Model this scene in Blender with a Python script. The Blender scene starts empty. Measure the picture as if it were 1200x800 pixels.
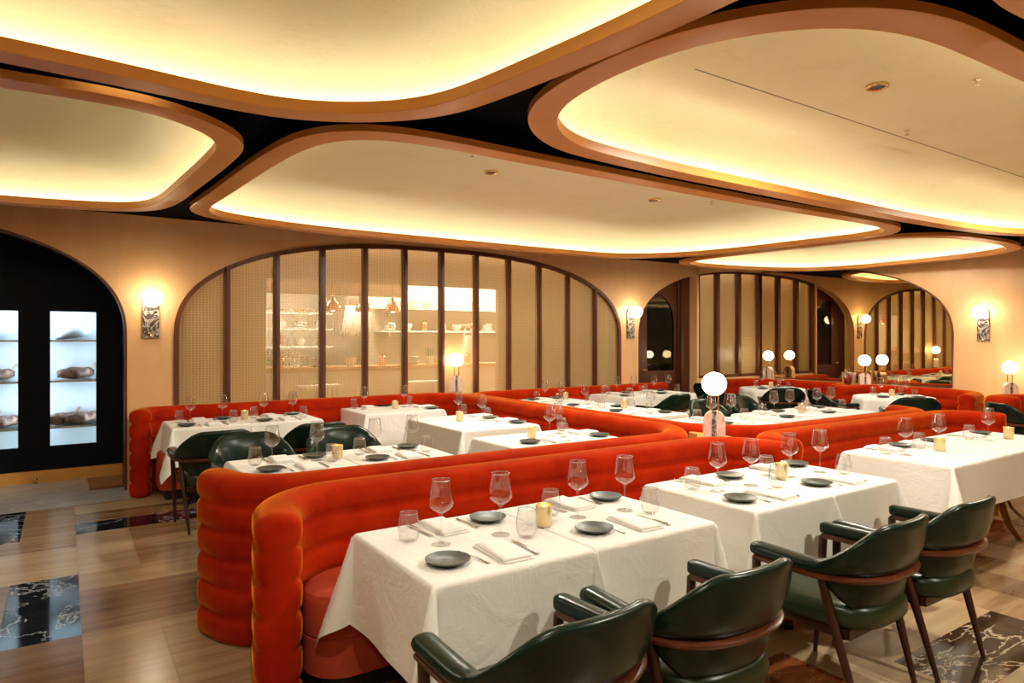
import bpy, bmesh, math, random
from mathutils import Vector, Matrix, noise
random.seed(7)
PI = math.pi
S = bpy.context.scene
COL = S.collection

# ------------------------------------------------------------------ materials
MAT = {}
def mat(name, col, rough=.5, metal=0., spec=.5, **kw):
    m = bpy.data.materials.new(name); m.use_nodes = True
    b = m.node_tree.nodes['Principled BSDF']
    b.inputs['Base Color'].default_value = (*col, 1)
    b.inputs['Roughness'].default_value = rough
    b.inputs['Metallic'].default_value = metal
    b.inputs['Specular IOR Level'].default_value = spec
    for k, v in kw.items():
        b.inputs[k.replace('_', ' ')].default_value = v
    MAT[name] = m
    return m
def nodes(m): return m.node_tree.nodes, m.node_tree.links, m.node_tree.nodes['Principled BSDF']
def coords(m, scale=(1, 1, 1), rot=(0, 0, 0), kind='Object'):
    n, l, b = nodes(m)
    t = n.new('ShaderNodeTexCoord'); p = n.new('ShaderNodeMapping')
    p.inputs['Scale'].default_value = scale; p.inputs['Rotation'].default_value = rot
    l.new(t.outputs[kind], p.inputs['Vector'])
    return p.outputs['Vector']
def ramp(m, fac, stops):
    n, l, b = nodes(m)
    r = n.new('ShaderNodeValToRGB')
    e = r.color_ramp.elements
    while len(e) < len(stops): e.new(.5)
    for i, (p, c) in enumerate(stops):
        e[i].position = p; e[i].color = (*c, 1)
    l.new(fac, r.inputs['Fac'])
    return r.outputs['Color']
def ntex(m, vec, scale, detail=4, rough=.55, dist=0.):
    n, l, b = nodes(m)
    t = n.new('ShaderNodeTexNoise')
    t.inputs['Scale'].default_value = scale; t.inputs['Detail'].default_value = detail
    t.inputs['Roughness'].default_value = rough; t.inputs['Distortion'].default_value = dist
    l.new(vec, t.inputs['Vector'])
    return t.outputs['Fac']
def bump(m, fac, strength, dist=.01):
    n, l, b = nodes(m)
    u = n.new('ShaderNodeBump'); u.inputs['Strength'].default_value = strength; u.inputs['Distance'].default_value = dist
    l.new(fac, u.inputs['Height']); l.new(u.outputs['Normal'], b.inputs['Normal'])
def wood(name, c1, c2, scale=(1, 1, 1), rough=.35, big=3.):
    m = mat(name, c1, rough); n, l, b = nodes(m)
    f = ntex(m, coords(m, scale), big, 5, .6, .6)
    l.new(ramp(m, f, [(.3, c1), (.7, c2)]), b.inputs['Base Color'])
    return m
def veined(name, base, mid, vein, scale, rough, rot=(0, 0, .6), width=.03, stretch=(1, 2.2, 1)):
    m = mat(name, base, rough); n, l, b = nodes(m)
    v = coords(m, stretch, rot)
    f1 = ntex(m, v, scale, 6, .6, 1.2)
    f2 = ntex(m, v, scale * 2.3, 8, .65, 2.)
    c1 = ramp(m, f2, [(.35, base), (.7, mid)])
    msk = ramp(m, f1, [(.5 - width, (0, 0, 0)), (.5, (1, 1, 1)), (.5 + width, (0, 0, 0))])
    mx = n.new('ShaderNodeMix'); mx.data_type = 'RGBA'
    l.new(msk, mx.inputs[0]); l.new(c1, mx.inputs[6]); mx.inputs[7].default_value = (*vein, 1)
    l.new(mx.outputs[2], b.inputs['Base Color'])
    return m
def emit(name, col, strength):
    m = mat(name, (.9, .9, .88), .4)
    b = m.node_tree.nodes['Principled BSDF']
    b.inputs['Emission Color'].default_value = (*col, 1); b.inputs['Emission Strength'].default_value = strength
    return m
def thin_glass(name, tint=(1, 1, 1), ior=1.5, rough=.0, boost=0.):
    m = bpy.data.materials.new(name); m.use_nodes = True; MAT[name] = m
    n, l = m.node_tree.nodes, m.node_tree.links
    n.clear()
    o = n.new('ShaderNodeOutputMaterial'); mx = n.new('ShaderNodeMixShader')
    t = n.new('ShaderNodeBsdfTransparent'); t.inputs['Color'].default_value = (*tint, 1)
    g = n.new('ShaderNodeBsdfGlossy'); g.inputs['Roughness'].default_value = rough
    f = n.new('ShaderNodeFresnel'); f.inputs['IOR'].default_value = ior
    a = n.new('ShaderNodeMath'); a.operation = 'ADD'; a.inputs[1].default_value = boost; a.use_clamp = True
    ge = n.new('ShaderNodeNewGeometry'); mr = n.new('ShaderNodeMapRange')     # same index on both faces of the thin wall
    mr.inputs['To Min'].default_value = ior; mr.inputs['To Max'].default_value = 1 / ior
    l.new(ge.outputs['Backfacing'], mr.inputs['Value']); l.new(mr.outputs['Result'], f.inputs['IOR'])
    l.new(f.outputs[0], a.inputs[0]); l.new(a.outputs[0], mx.inputs[0])
    l.new(t.outputs[0], mx.inputs[1]); l.new(g.outputs[0], mx.inputs[2]); l.new(mx.outputs[0], o.inputs[0])
    return m

WARM = (1., .80, .50)
wood('wall_veneer', (.72, .41, .185), (.80, .485, .24), (1.4, 1.4, .25), .42, 2.2)
wood('rim_veneer', (.62, .255, .05), (.70, .31, .07), (.6, .6, .6), .36, 2.)
wood('walnut', (.085, .022, .008), (.14, .04, .015), (4, 4, .6), .35, 3.)
wood('mahogany', (.05, .013, .006), (.095, .024, .010), (3, 3, 3), .28, 4.)
wood('chair_leg_wood', (.026, .006, .004), (.045, .011, .006), (4, 4, 1), .3, 4.)
wood('rail_wood', (.075, .018, .007), (.14, .036, .012), (4, 4, 4), .28, 4.)
wood('ledge_wood', (.66, .30, .06), (.72, .35, .08), (1, 3, 1), .35, 3.)
mat('black_ceiling', (.0012, .0014, .0026), .7, 0, .03)
mat('niche_black', (.003, .0035, .007), .5, 0, .12)
mat('black_metal', (.008, .008, .012), .4)
mat('blue_black_metal', (.01, .012, .03), .3, .6)
m = mat('plaster', (.80, .71, .47), .7)
n_, l_, b_ = nodes(m)
v_ = coords(m, (1, 1, 1)); f_ = ntex(m, v_, 2.2, 6, .6)
v2_ = coords(m, (3, 30, 30), (0, 0, .25)); f2_ = ntex(m, v2_, 3.0, 4, .6)
a_ = n_.new('ShaderNodeMath'); a_.operation = 'ADD'; l_.new(f_, a_.inputs[0]); l_.new(f2_, a_.inputs[1])
l_.new(ramp(m, a_.outputs[0], [(.6, (.72, .70, .47)), (1.4, (.80, .785, .57))]), b_.inputs['Base Color'])
mat('seam_grey', (.30, .26, .17), .8)
emit('cove_led', (.97, 1., .78), 15.)
emit('globe_glow', (1., .86, .62), 22.)
emit('slot_glow', (1., .92, .78), 12.)
emit('fridge_led', (.74, .9, 1.), 30.)
emit('kitchen_led', (1., .93, .84), 95.)
emit('passage_led', (1., .90, .70), 9.)  # glow of the added strips that lift the woven panes
emit('flame', (1., .6, .2), 30.)
m = mat('velvet', (.60, .062, .006), .85, 0, .05)
n_, l_, b_ = nodes(m)
f_ = ntex(m, coords(m), 5., 4, .6)
l_.new(ramp(m, f_, [(.3, (.29, .010, .001)), (.7, (.42, .022, .0018))]), b_.inputs['Base Color'])
b_.inputs['Sheen Weight'].default_value = .9; b_.inputs['Sheen Roughness'].default_value = .3
b_.inputs['Sheen Tint'].default_value = (1., .38, .03, 1)
mat('rust_fabric', (.40, .055, .02), .8, 0, .2)
m = mat('linen', (.80, .785, .73), .85, 0, .15)
n_, l_, b_ = nodes(m)
bump(m, ntex(m, coords(m), 6., 5, .6, 1.2), .55, .014)
mat('napkin_linen', (.86, .845, .80), .85, 0, .1)
m = mat('green_leather', (.005, .015, .009), .25, 0, .30)
bump(m, ntex(m, coords(m), 160., 3), .08, .002)
m = mat('seat_leather', (.015, .028, .011), .30, 0, .4)
bump(m, ntex(m, coords(m), 7., 3), .25, .008)
mat('stoneware', (.046, .056, .046), .38, 0, .5)
mat('steel', (.62, .56, .48), .22, 1.)
mat('bright_steel', (.75, .74, .72), .25, 1.)
mat('brass', (.80, .55, .22), .25, 1.)
mat('bronze', (.62, .40, .12), .3, 1.)
mat('copper', (.80, .42, .24), .25, 1.)
thin_glass('crystal', (.997, .997, .997), 1.5, .02, .04)
thin_glass('crystal_rim', (.98, .98, .98), 1.5, .12, .30)
thin_glass('fridge_glass', (.93, .97, 1.), 1.3)
thin_glass('door_glass', (.22, .32, .36), 1.5)
m = mat('votive_gold', (.80, .62, .34), .25, .7)
b_ = m.node_tree.nodes['Principled BSDF']; b_.inputs['Transmission Weight'].default_value = 0.
bump(m, ntex(m, coords(m), 90., 3), .5, .004)
mat('wax', (.9, .78, .5), .5)
veined('black_marble', (.006, .007, .012), (.016, .018, .028), (.42, .44, .48), 1.3, .07, (0, 0, .5), .012, (1, 1.3, 1))
veined('brown_marble', (.022, .012, .007), (.075, .045, .024), (.50, .42, .29), 2.4, .09, (0, 0, -.6), .028, (1, 2.6, 1))
veined('rust_marble', (.22, .055, .016), (.32, .10, .03), (.42, .18, .08), 2., .12, (0, 0, .2), .01)
veined('grey_marble', (.50, .48, .45), (.60, .585, .56), (.42, .41, .40), 1.2, .12, (0, 0, .1), .02)
veined('sconce_marble', (.025, .022, .024), (.15, .12, .11), (.6, .5, .44), 7., .15, (.5, .3, .5), .035, (1, 1, 1))
veined('lamp_marble', (.74, .56, .44), (.80, .64, .53), (.55, .35, .26), 7., .2, (.4, .2, .2), .012, (1, 1, 1))
def travertine(name, c1, c2, rot, rough=.16):
    m = mat(name, c1, rough + .05); n, l, b = nodes(m)
    f = ntex(m, coords(m, (.55, 7., 1.), (0, 0, rot)), 2.0, 7, .62, .5)
    l.new(ramp(m, f, [(.28, c1), (.72, c2)]), b.inputs['Base Color'])
    return m
TRAV = []
for i, (a, b) in enumerate([((.22, .125, .055), (.44, .29, .15)), ((.36, .245, .13), (.52, .385, .225)),
                            ((.13, .068, .028), (.29, .17, .078)), ((.29, .185, .09), (.47, .325, .175))]):
    TRAV.append(travertine('travertine_along_%d' % i, a, b, .03))
    TRAV.append(travertine('travertine_across_%d' % i, a, b, PI / 2 + .04))
mat('grout', (.22, .15, .08), .6)
m = mat('mirror_silver', (.80, .66, .40), .012, 1.)
mat('white_ceramic', (.85, .83, .78), .3)
mat('kitchen_white', (.82, .78, .70), .5)
mat('kitchen_wall', (.60, .52, .42), .6)
mat('plaster_beige', (.62, .46, .29), .7)
mat('counter_wood', (.62, .34, .15), .4)
mat('apron_white', (.9, .88, .84), .8)
mat('skin_brown', (.35, .17, .10), .6)
mat('fridge_white', (.80, .86, .88), .4)
m = mat('beef', (.12, .04, .03), .4)
n_, l_, b_ = nodes(m)
l_.new(ramp(m, ntex(m, coords(m), 16., 4), [(.42, (.075, .022, .016)), (.58, (.30, .18, .13))]), b_.inputs['Base Color'])
mat('bone', (.62, .50, .36), .5)
mat('wrap_white', (.75, .80, .86), .3)
mat('dark_grille', (.05, .045, .035), .5)
mat('leaf_green', (.08, .16, .04), .6)

# woven metal mesh laminated in glass: mixes see-through and lit weave
m = bpy.data.materials.new('woven_mesh'); m.use_nodes = True; MAT['woven_mesh'] = m
n_, l_ = m.node_tree.nodes, m.node_tree.links; n_.clear()
o_ = n_.new('ShaderNodeOutputMaterial'); mx_ = n_.new('ShaderNodeMixShader')
tr_ = n_.new('ShaderNodeBsdfTransparent'); tr_.inputs['Color'].default_value = (1, .93, .80, 1)
pb_ = n_.new('ShaderNodeBsdfPrincipled'); pb_.inputs['Roughness'].default_value = .35
pb_.inputs['Specular IOR Level'].default_value = .5
tc_ = n_.new('ShaderNodeTexCoord')
def wave_(sc, direction):
    w = n_.new('ShaderNodeTexWave'); w.wave_type = 'BANDS'; w.bands_direction = direction
    w.inputs['Scale'].default_value = sc; w.inputs['Distortion'].default_value = .6; w.inputs['Detail'].default_value = 2
    l_.new(tc_.outputs['Object'], w.inputs['Vector']); return w.outputs['Fac']
w1_, w2_ = wave_(11., 'Z'), wave_(9., 'X')
ad_ = n_.new('ShaderNodeMath'); ad_.operation = 'MAXIMUM'; l_.new(w1_, ad_.inputs[0]); l_.new(w2_, ad_.inputs[1])
rp_ = n_.new('ShaderNodeMapRange'); rp_.inputs['From Min'].default_value = .2; rp_.inputs['From Max'].default_value = 1.
rp_.inputs['To Min'].default_value = .40; rp_.inputs['To Max'].default_value = .62
l_.new(ad_.outputs[0], rp_.inputs['Value'])
cr_ = n_.new('ShaderNodeValToRGB'); cr_.color_ramp.elements[0].color = (.34, .22, .08, 1); cr_.color_ramp.elements[1].color = (.66, .48, .22, 1)
l_.new(ad_.outputs[0], cr_.inputs['Fac']); l_.new(cr_.outputs['Color'], pb_.inputs['Base Color'])
l_.new(rp_.outputs['Result'], mx_.inputs[0]); l_.new(tr_.outputs[0], mx_.inputs[1]); l_.new(pb_.outputs[0], mx_.inputs[2])
l_.new(mx_.outputs[0], o_.inputs[0])

# ------------------------------------------------------------------ object helpers
def mesh(name, bm, material, smooth=True, sharp=None):
    bmesh.ops.recalc_face_normals(bm, faces=bm.faces)
    me = bpy.data.meshes.new(name); bm.to_mesh(me); bm.free()
    for p in me.polygons: p.use_smooth = smooth
    mats = material if isinstance(material, (list, tuple)) else [material]
    for k in mats: me.materials.append(MAT[k])
    if smooth and sharp is not None:
        me.set_sharp_from_angle(angle=math.radians(sharp))
    return me
def obj(name, bm, material, parent=None, smooth=True, sharp=40, loc=None):
    me = bm if isinstance(bm, bpy.types.Mesh) else mesh(name, bm, material, smooth, sharp)
    o = bpy.data.objects.new(name, me); COL.objects.link(o)
    if parent: o.parent = parent
    if loc: o.location = loc
    return o
def tag(o, label, cat, group=None):
    o['label'] = label; o['category'] = cat
    if group: o['group'] = group
    return o
def thing(name, label, cat, loc=(0, 0, 0), rz=0., group=None):
    o = bpy.data.objects.new(name, None); COL.objects.link(o)
    o.empty_display_size = .1
    o.location = loc; o.rotation_euler = (0, 0, rz)
    return tag(o, label, cat, group)
def struct(name, bm, material, parent=None, smooth=False, sharp=40):
    o = obj(name, bm, material, parent, smooth, sharp)
    o['kind'] = 'structure'
    return o
def dup(root, loc, rz, label, group=None):
    r = root.copy(); COL.objects.link(r); r.location = loc; r.rotation_euler = (0, 0, rz); r['label'] = label
    if group: r['group'] = group
    def rec(a, b):
        for ch in list(a.children):
            c = ch.copy(); COL.objects.link(c); c.parent = b
            rec(ch, c)
    rec(root, r)
    return r
class Kind:
    """first use gives the thing itself, later uses a copy"""
    def __init__(self, make): self.make = make; self.root = None; self.used = False
    def put(self, loc, rz, label, group=None):
        if self.root is None:
            self.root = self.make()
            r = self.root; r.location = loc; r.rotation_euler = (0, 0, rz); r['label'] = label
            if group: r['group'] = group
            return r
        return dup(self.root, loc, rz, label, group)

# ------------------------------------------------------------------ shape helpers
def box(bm, c, s, rz=0., bev=0.):
    r = bmesh.ops.create_cube(bm, size=1.)
    vs = r['verts']
    bmesh.ops.scale(bm, vec=s, verts=vs)
    if bev:
        es = list({e for v in vs for e in v.link_edges})
        q = bmesh.ops.bevel(bm, geom=es, offset=bev, segments=2, profile=.6, affect='EDGES')
        vs = list({v for f in q['faces'] for v in f.verts} | {v for v in vs if v.is_valid})
    if rz: bmesh.ops.rotate(bm, verts=vs, cent=(0, 0, 0), matrix=Matrix.Rotation(rz, 3, 'Z'))
    bmesh.ops.translate(bm, vec=c, verts=vs)
    return vs
def B(c, s, rz=0., bev=0.):
    bm = bmesh.new(); box(bm, c, s, rz, bev); return bm
def lathe(prof, n=24, bm=None, c=(0, 0, 0), sz=1.):
    bm = bm or bmesh.new()
    rings = []
    for r, z in prof:
        if r < 1e-5: rings.append([bm.verts.new((c[0], c[1], c[2] + z * sz))])
        else: rings.append([bm.verts.new((c[0] + r * math.cos(2 * PI * i / n), c[1] + r * math.sin(2 * PI * i / n), c[2] + z * sz)) for i in range(n)])
    for a, b in zip(rings, rings[1:]):
        for i in range(n):
            j = (i + 1) % n
            if len(a) == 1 and len(b) == 1: continue
            if len(a) == 1: bm.faces.new((a[0], b[i], b[j]))
            elif len(b) == 1: bm.faces.new((a[i], a[j], b[0]))
            else: bm.faces.new((a[i], a[j], b[j], b[i]))
    return bm
def ball(r, c=(0, 0, 0), n=28, m=16, sz=1.):
    return lathe([(r * math.sin(PI * k / m) if 0 < k < m else 0., -r * math.cos(PI * k / m) * sz) for k in range(m + 1)], n, None, c)
def tube(bm, pts, radii, n=10, flat=None):
    pts = [Vector(p) for p in pts]
    if not isinstance(radii, (list, tuple)): radii = [radii] * len(pts)
    rings = []
    up = Vector((0, 0, 1))
    for i, p in enumerate(pts):
        d = (pts[min(i + 1, len(pts) - 1)] - pts[max(i - 1, 0)]).normalized()
        a = d.cross(up)
        if a.length < 1e-3: a = d.cross(Vector((0, 1, 0)))
        a.normalize(); b = a.cross(d).normalized()
        ra, rb = (radii[i], radii[i]) if flat is None else (radii[i], radii[i] * flat)
        rings.append([bm.verts.new(p + a * ra * math.cos(2 * PI * k / n) + b * rb * math.sin(2 * PI * k / n)) for k in range(n)])
    for q, r in zip(rings, rings[1:]):
        for k in range(n):
            j = (k + 1) % n
            bm.faces.new((q[k], q[j], r[j], r[k]))
    bm.faces.new(rings[0][::-1]); bm.faces.new(rings[-1])
    return bm
def prism(pts, z0, z1, bm=None, bev=0.):
    bm = bm or bmesh.new()
    a = [bm.verts.new((x, y, z0)) for x, y in pts]; b = [bm.verts.new((x, y, z1)) for x, y in pts]
    f0 = bm.faces.new(a[::-1]); f1 = bm.faces.new(b)
    for i in range(len(pts)):
        j = (i + 1) % len(pts)
        bm.faces.new((a[i], a[j], b[j], b[i]))
    if bev:
        bmesh.ops.bevel(bm, geom=list(f1.edges), offset=bev, segments=4, profile=.5, affect='EDGES')
    return bm
def fillet(pts, radii, step=.05):
    """polyline with rounded corners, resampled"""
    P = [Vector(p) for p in pts]; out = [P[0]]
    for i in range(1, len(P) - 1):
        a = (P[i - 1] - P[i]).normalized(); b = (P[i + 1] - P[i]).normalized()
        r = radii[i - 1] if isinstance(radii, (list, tuple)) else radii
        ang = a.angle(b); t = r / math.tan(ang / 2)
        t = min(t, (P[i - 1] - P[i]).length * .98, (P[i + 1] - P[i]).length * .98)
        r = t * math.tan(ang / 2)
        c = P[i] + (a + b).normalized() * (r / math.sin(ang / 2))
        s, e = P[i] + a * t - c, P[i] + b * t - c
        tot = s.angle(e); sg = 1 if s.x * e.y - s.y * e.x > 0 else -1
        n = max(4, int(tot * r / step), int(tot / .14))
        for k in range(n + 1):
            th = sg * tot * k / n
            out.append(c + Vector((s.x * math.cos(th) - s.y * math.sin(th), s.x * math.sin(th) + s.y * math.cos(th))))
    out.append(P[-1])
    res = [out[0]]
    for a, b in zip(out, out[1:]):
        L = (b - a).length
        if L < 1e-6: continue
        k = max(1, int(L / .25))
        for j in range(1, k + 1): res.append(a.lerp(b, j / k))
    return res
def normals2(path, closed=False):
    N = len(path); ns = []
    for i in range(N):
        a = path[(i - 1) % N] if closed else path[max(i - 1, 0)]
        b = path[(i + 1) % N] if closed else path[min(i + 1, N - 1)]
        d = (b - a).normalized(); ns.append(Vector((-d.y, d.x)))
    return ns
def spline(ctrl, N=180):
    """closed Catmull-Rom curve resampled evenly"""
    c = [Vector(p) for p in ctrl]; n = len(c); raw = []
    for i in range(n):
        p0, p1, p2, p3 = c[i - 1], c[i], c[(i + 1) % n], c[(i + 2) % n]
        for k in range(24):
            t = k / 24
            raw.append(.5 * ((2 * p1) + (p2 - p0) * t + (2 * p0 - 5 * p1 + 4 * p2 - p3) * t * t + (3 * p1 - p0 - 3 * p2 + p3) * t ** 3))
    return resample(raw, N)
def resample(raw, N):
    L = [0.]
    for a, b in zip(raw, raw[1:] + raw[:1]): L.append(L[-1] + (b - a).length)
    out, j = [], 0
    for i in range(N):
        s = L[-1] * i / N
        while L[j + 1] < s: j += 1
        t = (s - L[j]) / max(1e-9, L[j + 1] - L[j])
        out.append(raw[j].lerp(raw[(j + 1) % len(raw)], t))
    return out
def relax(p, it):
    for _ in range(it):
        p = [(p[i - 1] + p[i] * 2 + p[(i + 1) % len(p)]) * .25 for i in range(len(p))]
    return p
def inward(path):
    A = sum(path[i - 1].x * path[i].y - path[i].x * path[i - 1].y for i in range(len(path)))
    s = 1 if A > 0 else -1
    return [n * s for n in normals2(path, True)]
def arch_z(x, c, a, b, z0=1.6, n=2.5):
    u = min(1., abs(x - c) / a)
    return z0 + b * (1 - u ** n) ** (1 / n)

# ------------------------------------------------------------------ the room
WY, MX = 8.1, 11.27           # plane of the window wall, plane of the mirror wall
TOP = 3.05
# floor: basket-weave of stone strips
M3 = 1.11; X0, Y0 = .08, 4.29
bm = bmesh.new()
FM = ['grout'] + [m.name for m in TRAV] + ['black_marble', 'brown_marble', 'rust_marble', 'grey_marble']
def tile(x0, x1, y0, y1, k, g=.0012):
    vs = [bm.verts.new(p) for p in ((x0 + g, y0 + g, 0), (x1 - g, y0 + g, 0), (x1 - g, y1 - g, 0), (x0 + g, y1 - g, 0))]
    bm.faces.new(vs).material_index = FM.index(k)
rnd = random.Random(3)
SPECIAL = {(-1, 0, 2): 'black_marble', (-1, 2, 1): 'black_marble', (0, 2, 0): 'black_marble', (-2, 1, 2): 'black_marble', (3, -3, 1): 'brown_marble',
           (2, -3, 1): 'rust_marble', (4, -2, 1): 'rust_marble', (0, 3, 0): 'rust_marble'}
for i in range(-5, 13):
    for j in range(-7, 5):
        x, y = X0 + i * M3, Y0 + j * M3
        if y > WY - .3 and x < .6: continue
        along = (i + j) % 2 == 0
        st = M3 / 3
        q = i * 7 + j * 13
        for s in range(3):
            k = SPECIAL.get((i, j, s))
            if k is None:
                if along: k = TRAV[2 * rnd.choice((0, 1, 1, 2, 3))].name
                else: k = TRAV[2 * rnd.choice((0, 0, 1, 2, 3)) + 1].name
                if rnd.random() < .05 and i > 1: k = rnd.choice(('rust_marble', 'brown_marble'))
            if along: tile(x, x + M3, y + s * st, y + (s + 1) * st, k)
            else: tile(x + s * st, x + (s + 1) * st, y, y + M3, k)
vs = [bm.verts.new(p) for p in ((-5.6, -4.2, -.004), (13.6, -4.2, -.004), (13.6, 9.8, -.004), (-5.6, 9.8, -.004))]
bm.faces.new(vs)
# pale stone threshold inside the niche
for (x0, x1, y0, y1, k) in ((-5.6, .22, 7.62, 8.35, 'grey_marble'), (-5.6, -.15, 8.35, 9.2, 'grey_marble'), (-.15, .22, 8.35, 9.2, 'grey_marble'), (.22, .6, 8.3, 9.2, 'rust_marble'), (.22, .6, 7.62, 8.3, 'grey_marble')):
    vs = [bm.verts.new(p) for p in ((x0, y0, .002), (x1, y0, .002), (x1, y1, .002), (x0, y1, .002))]
    bm.faces.new(vs).material_index = FM.index(k)
fl = struct('floor', bm, FM)

def wall_with_arches(axis, const, thick, lo, hi, arches, zlo=0., ztop=TOP):
    """vertical wall; arches: (c, a, b, from, to, sill) openings; thick away from the room"""
    bm = bmesh.new()
    xs = {lo, hi}
    for c, a, b, f, t, sill in arches:
        n = 96
        for k in range(n + 1):
            x = c - a * math.cos(PI * k / n)
            if f - 1e-6 <= x <= t + 1e-6: xs.add(round(x, 5))
        xs |= {round(f, 5), round(t, 5)}
    xs = sorted(xs)
    def V(x, d, z): return bm.verts.new((x, const + d, z) if axis == 'x' else (const + d, x, z))
    def quad(*p): bm.faces.new([V(*q) for q in p])
    def inside(x0, x1):
        for A in arches:
            if A[3] - 1e-4 <= x0 and x1 <= A[4] + 1e-4: return A
    for x0, x1 in zip(xs, xs[1:]):
        A = inside(x0, x1)
        if A is None:
            for d in (0, thick): quad((x0, d, zlo), (x1, d, zlo), (x1, d, ztop), (x0, d, ztop))
            for z in (zlo, ztop): quad((x0, 0, z), (x1, 0, z), (x1, thick, z), (x0, thick, z))
        else:
            c, a, b, f, t, sill = A
            z0, z1 = arch_z(x0, c, a, b), arch_z(x1, c, a, b)
            for d in (0, thick): quad((x0, d, z0), (x1, d, z1), (x1, d, ztop), (x0, d, ztop))
            quad((x0, 0, z0), (x1, 0, z1), (x1, thick, z1), (x0, thick, z0))
            if sill > 0:
                for d in (0, thick): quad((x0, d, zlo), (x1, d, zlo), (x1, d, sill), (x0, d, sill))
                quad((x0, 0, sill), (x1, 0, sill), (x1, thick, sill), (x0, thick, sill))
    for A in arches:
        for x in (A[3], A[4]):
            z1 = arch_z(x, A[0], A[1], A[2])
            quad((x, 0, A[5]), (x, thick, A[5]), (x, thick, z1), (x, 0, z1))
    for x in (lo, hi): quad((x, 0, zlo), (x, thick, zlo), (x, thick, ztop), (x, 0, ztop))
    bmesh.ops.remove_doubles(bm, verts=bm.verts, dist=1e-4)
    return bm
NICHE = (-2.27, 2.82, 1.22, -5.09, .55, 0.)
WIN = (4.275, 3.285, 1.22, .99, 7.56, .78)
DOORA = (MX, 3.31, 1.26, 7.96, MX, 0.)
struct('wall_window', wall_with_arches('x', WY, .16, -5.5, MX + .02, [NICHE, WIN, DOORA]), 'wall_veneer', smooth=False)
struct('wall_mirror', wall_with_arches('y', MX, .12, -4., WY + .5, []), 'wall_veneer')
struct('wall_rear', B((2.9, -4.06, 1.52), (17., .12, 3.05)), 'wall_veneer')
struct('wall_side', B((-5.56, 2.6, 1.52), (.12, 13.6, 3.05)), 'wall_veneer')
# niche shell
struct('wall_niche', B((-2.3, 9.60, 1.5), (6.6, .06, 3.1)), 'niche_black')
struct('ceiling_niche', B((-2.3, 8.9, 3.07), (6.6, 1.5, .04)), 'niche_black')
struct('wall_niche_end', B((.60, 8.92, 1.5), (.06, 1.32, 3.1)), 'niche_black')
# slim dark bead round the niche and window arches
def arch_bead(c, a, b, f, t, w, d, y, zlo):
    """flat band following an arch, w wide (inwards), d deep"""
    bm = bmesh.new(); pts = []
    n = 90
    pts.append((f, zlo))
    for k in range(n + 1):
        x = c - a * math.cos(PI * k / n)
        if x < f - 1e-6 or x > t + 1e-6: continue
        pts.append((x, arch_z(x, c, a, b)))
    if t < c + a - .01: pass
    else: pts.append((t, zlo))
    P2 = [Vector(p) for p in pts]; ns = normals2(P2)
    rows = []
    for p, nn in zip(P2, ns):
        q = p - nn * w
        rows.append([bm.verts.new((p.x, y, p.y)), bm.verts.new((q.x, y, q.y)), bm.verts.new((q.x, y + d, q.y)), bm.verts.new((p.x, y + d, p.y))])
    for r0, r1 in zip(rows, rows[1:]):
        for k in range(4): bm.faces.new((r0[k], r0[(k + 1) % 4], r1[(k + 1) % 4], r1[k]))
    bm.faces.new(rows[0]); bm.faces.new(rows[-1])
    return bm
struct('trim_1', arch_bead(*NICHE[:5], .022, .17, WY - .012, 0.), 'rail_wood', smooth=True)

# ------------------------------------------------------------------ arched window of woven glass
w1 = bpy.data.objects.new('window_1', None); COL.objects.link(w1); w1['kind'] = 'structure'
w1['label'] = 'wide arched window of woven gold mesh panels looking into the kitchen'; w1['category'] = 'window'
fr = obj('frame', arch_bead(*WIN[:5], .05, .09, WY - .02, .80), 'walnut', w1)
bm = B((4.275, WY + .03, .80), (6.56, .10, .05)); obj('sill', bm, 'walnut', w1)
step = (7.56 - .99) / 12
for k in range(1, 12):
    x = .99 + k * step
    z1 = arch_z(x, *WIN[:3]) - .03
    bm = bmesh.new(); box(bm, (x, WY + .025, (.82 + z1) / 2), (.062, .09, z1 - .82))
    box(bm, (x, WY - .025, (.82 + z1) / 2), (.026, .02, z1 - .82))
    obj('mullion', bm, 'walnut', w1, smooth=False)
for k in range(12):
    x0, x1 = .99 + k * step + .012, .99 + (k + 1) * step - .012
    bm = bmesh.new(); n = 10; lo, hi = [], []
    for i in range(n + 1):
        x = x0 + (x1 - x0) * i / n
        lo.append((x, .82)); hi.append((x, max(.9, arch_z(x, *WIN[:3]) - .012)))
    pts = lo[:1] + lo[-1:] + hi[::-1]
    vs0 = [bm.verts.new((x, WY + .03, z)) for x, z in pts]
    bm.faces.new(vs0)
    obj('pane', bm, 'woven_mesh', w1, smooth=False)

# ------------------------------------------------------------------ door arch beside the mirror
d1 = bpy.data.objects.new('door_1', None); COL.objects.link(d1); d1['kind'] = 'structure'
d1['label'] = 'dark wooden door with an arched glass pane inside the corner arch'; d1['category'] = 'door'
DY = WY + .26
def panel_xz(pts, y, d):
    bm = bmesh.new()
    a = [bm.verts.new((x, y, z)) for x, z in pts]; b = [bm.verts.new((x, y + d, z)) for x, z in pts]
    bm.faces.new(a); bm.faces.new(b[::-1])
    for i in range(len(pts)):
        j = (i + 1) % len(pts); bm.faces.new((a[i], a[j], b[j], b[i]))
    return bm
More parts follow.
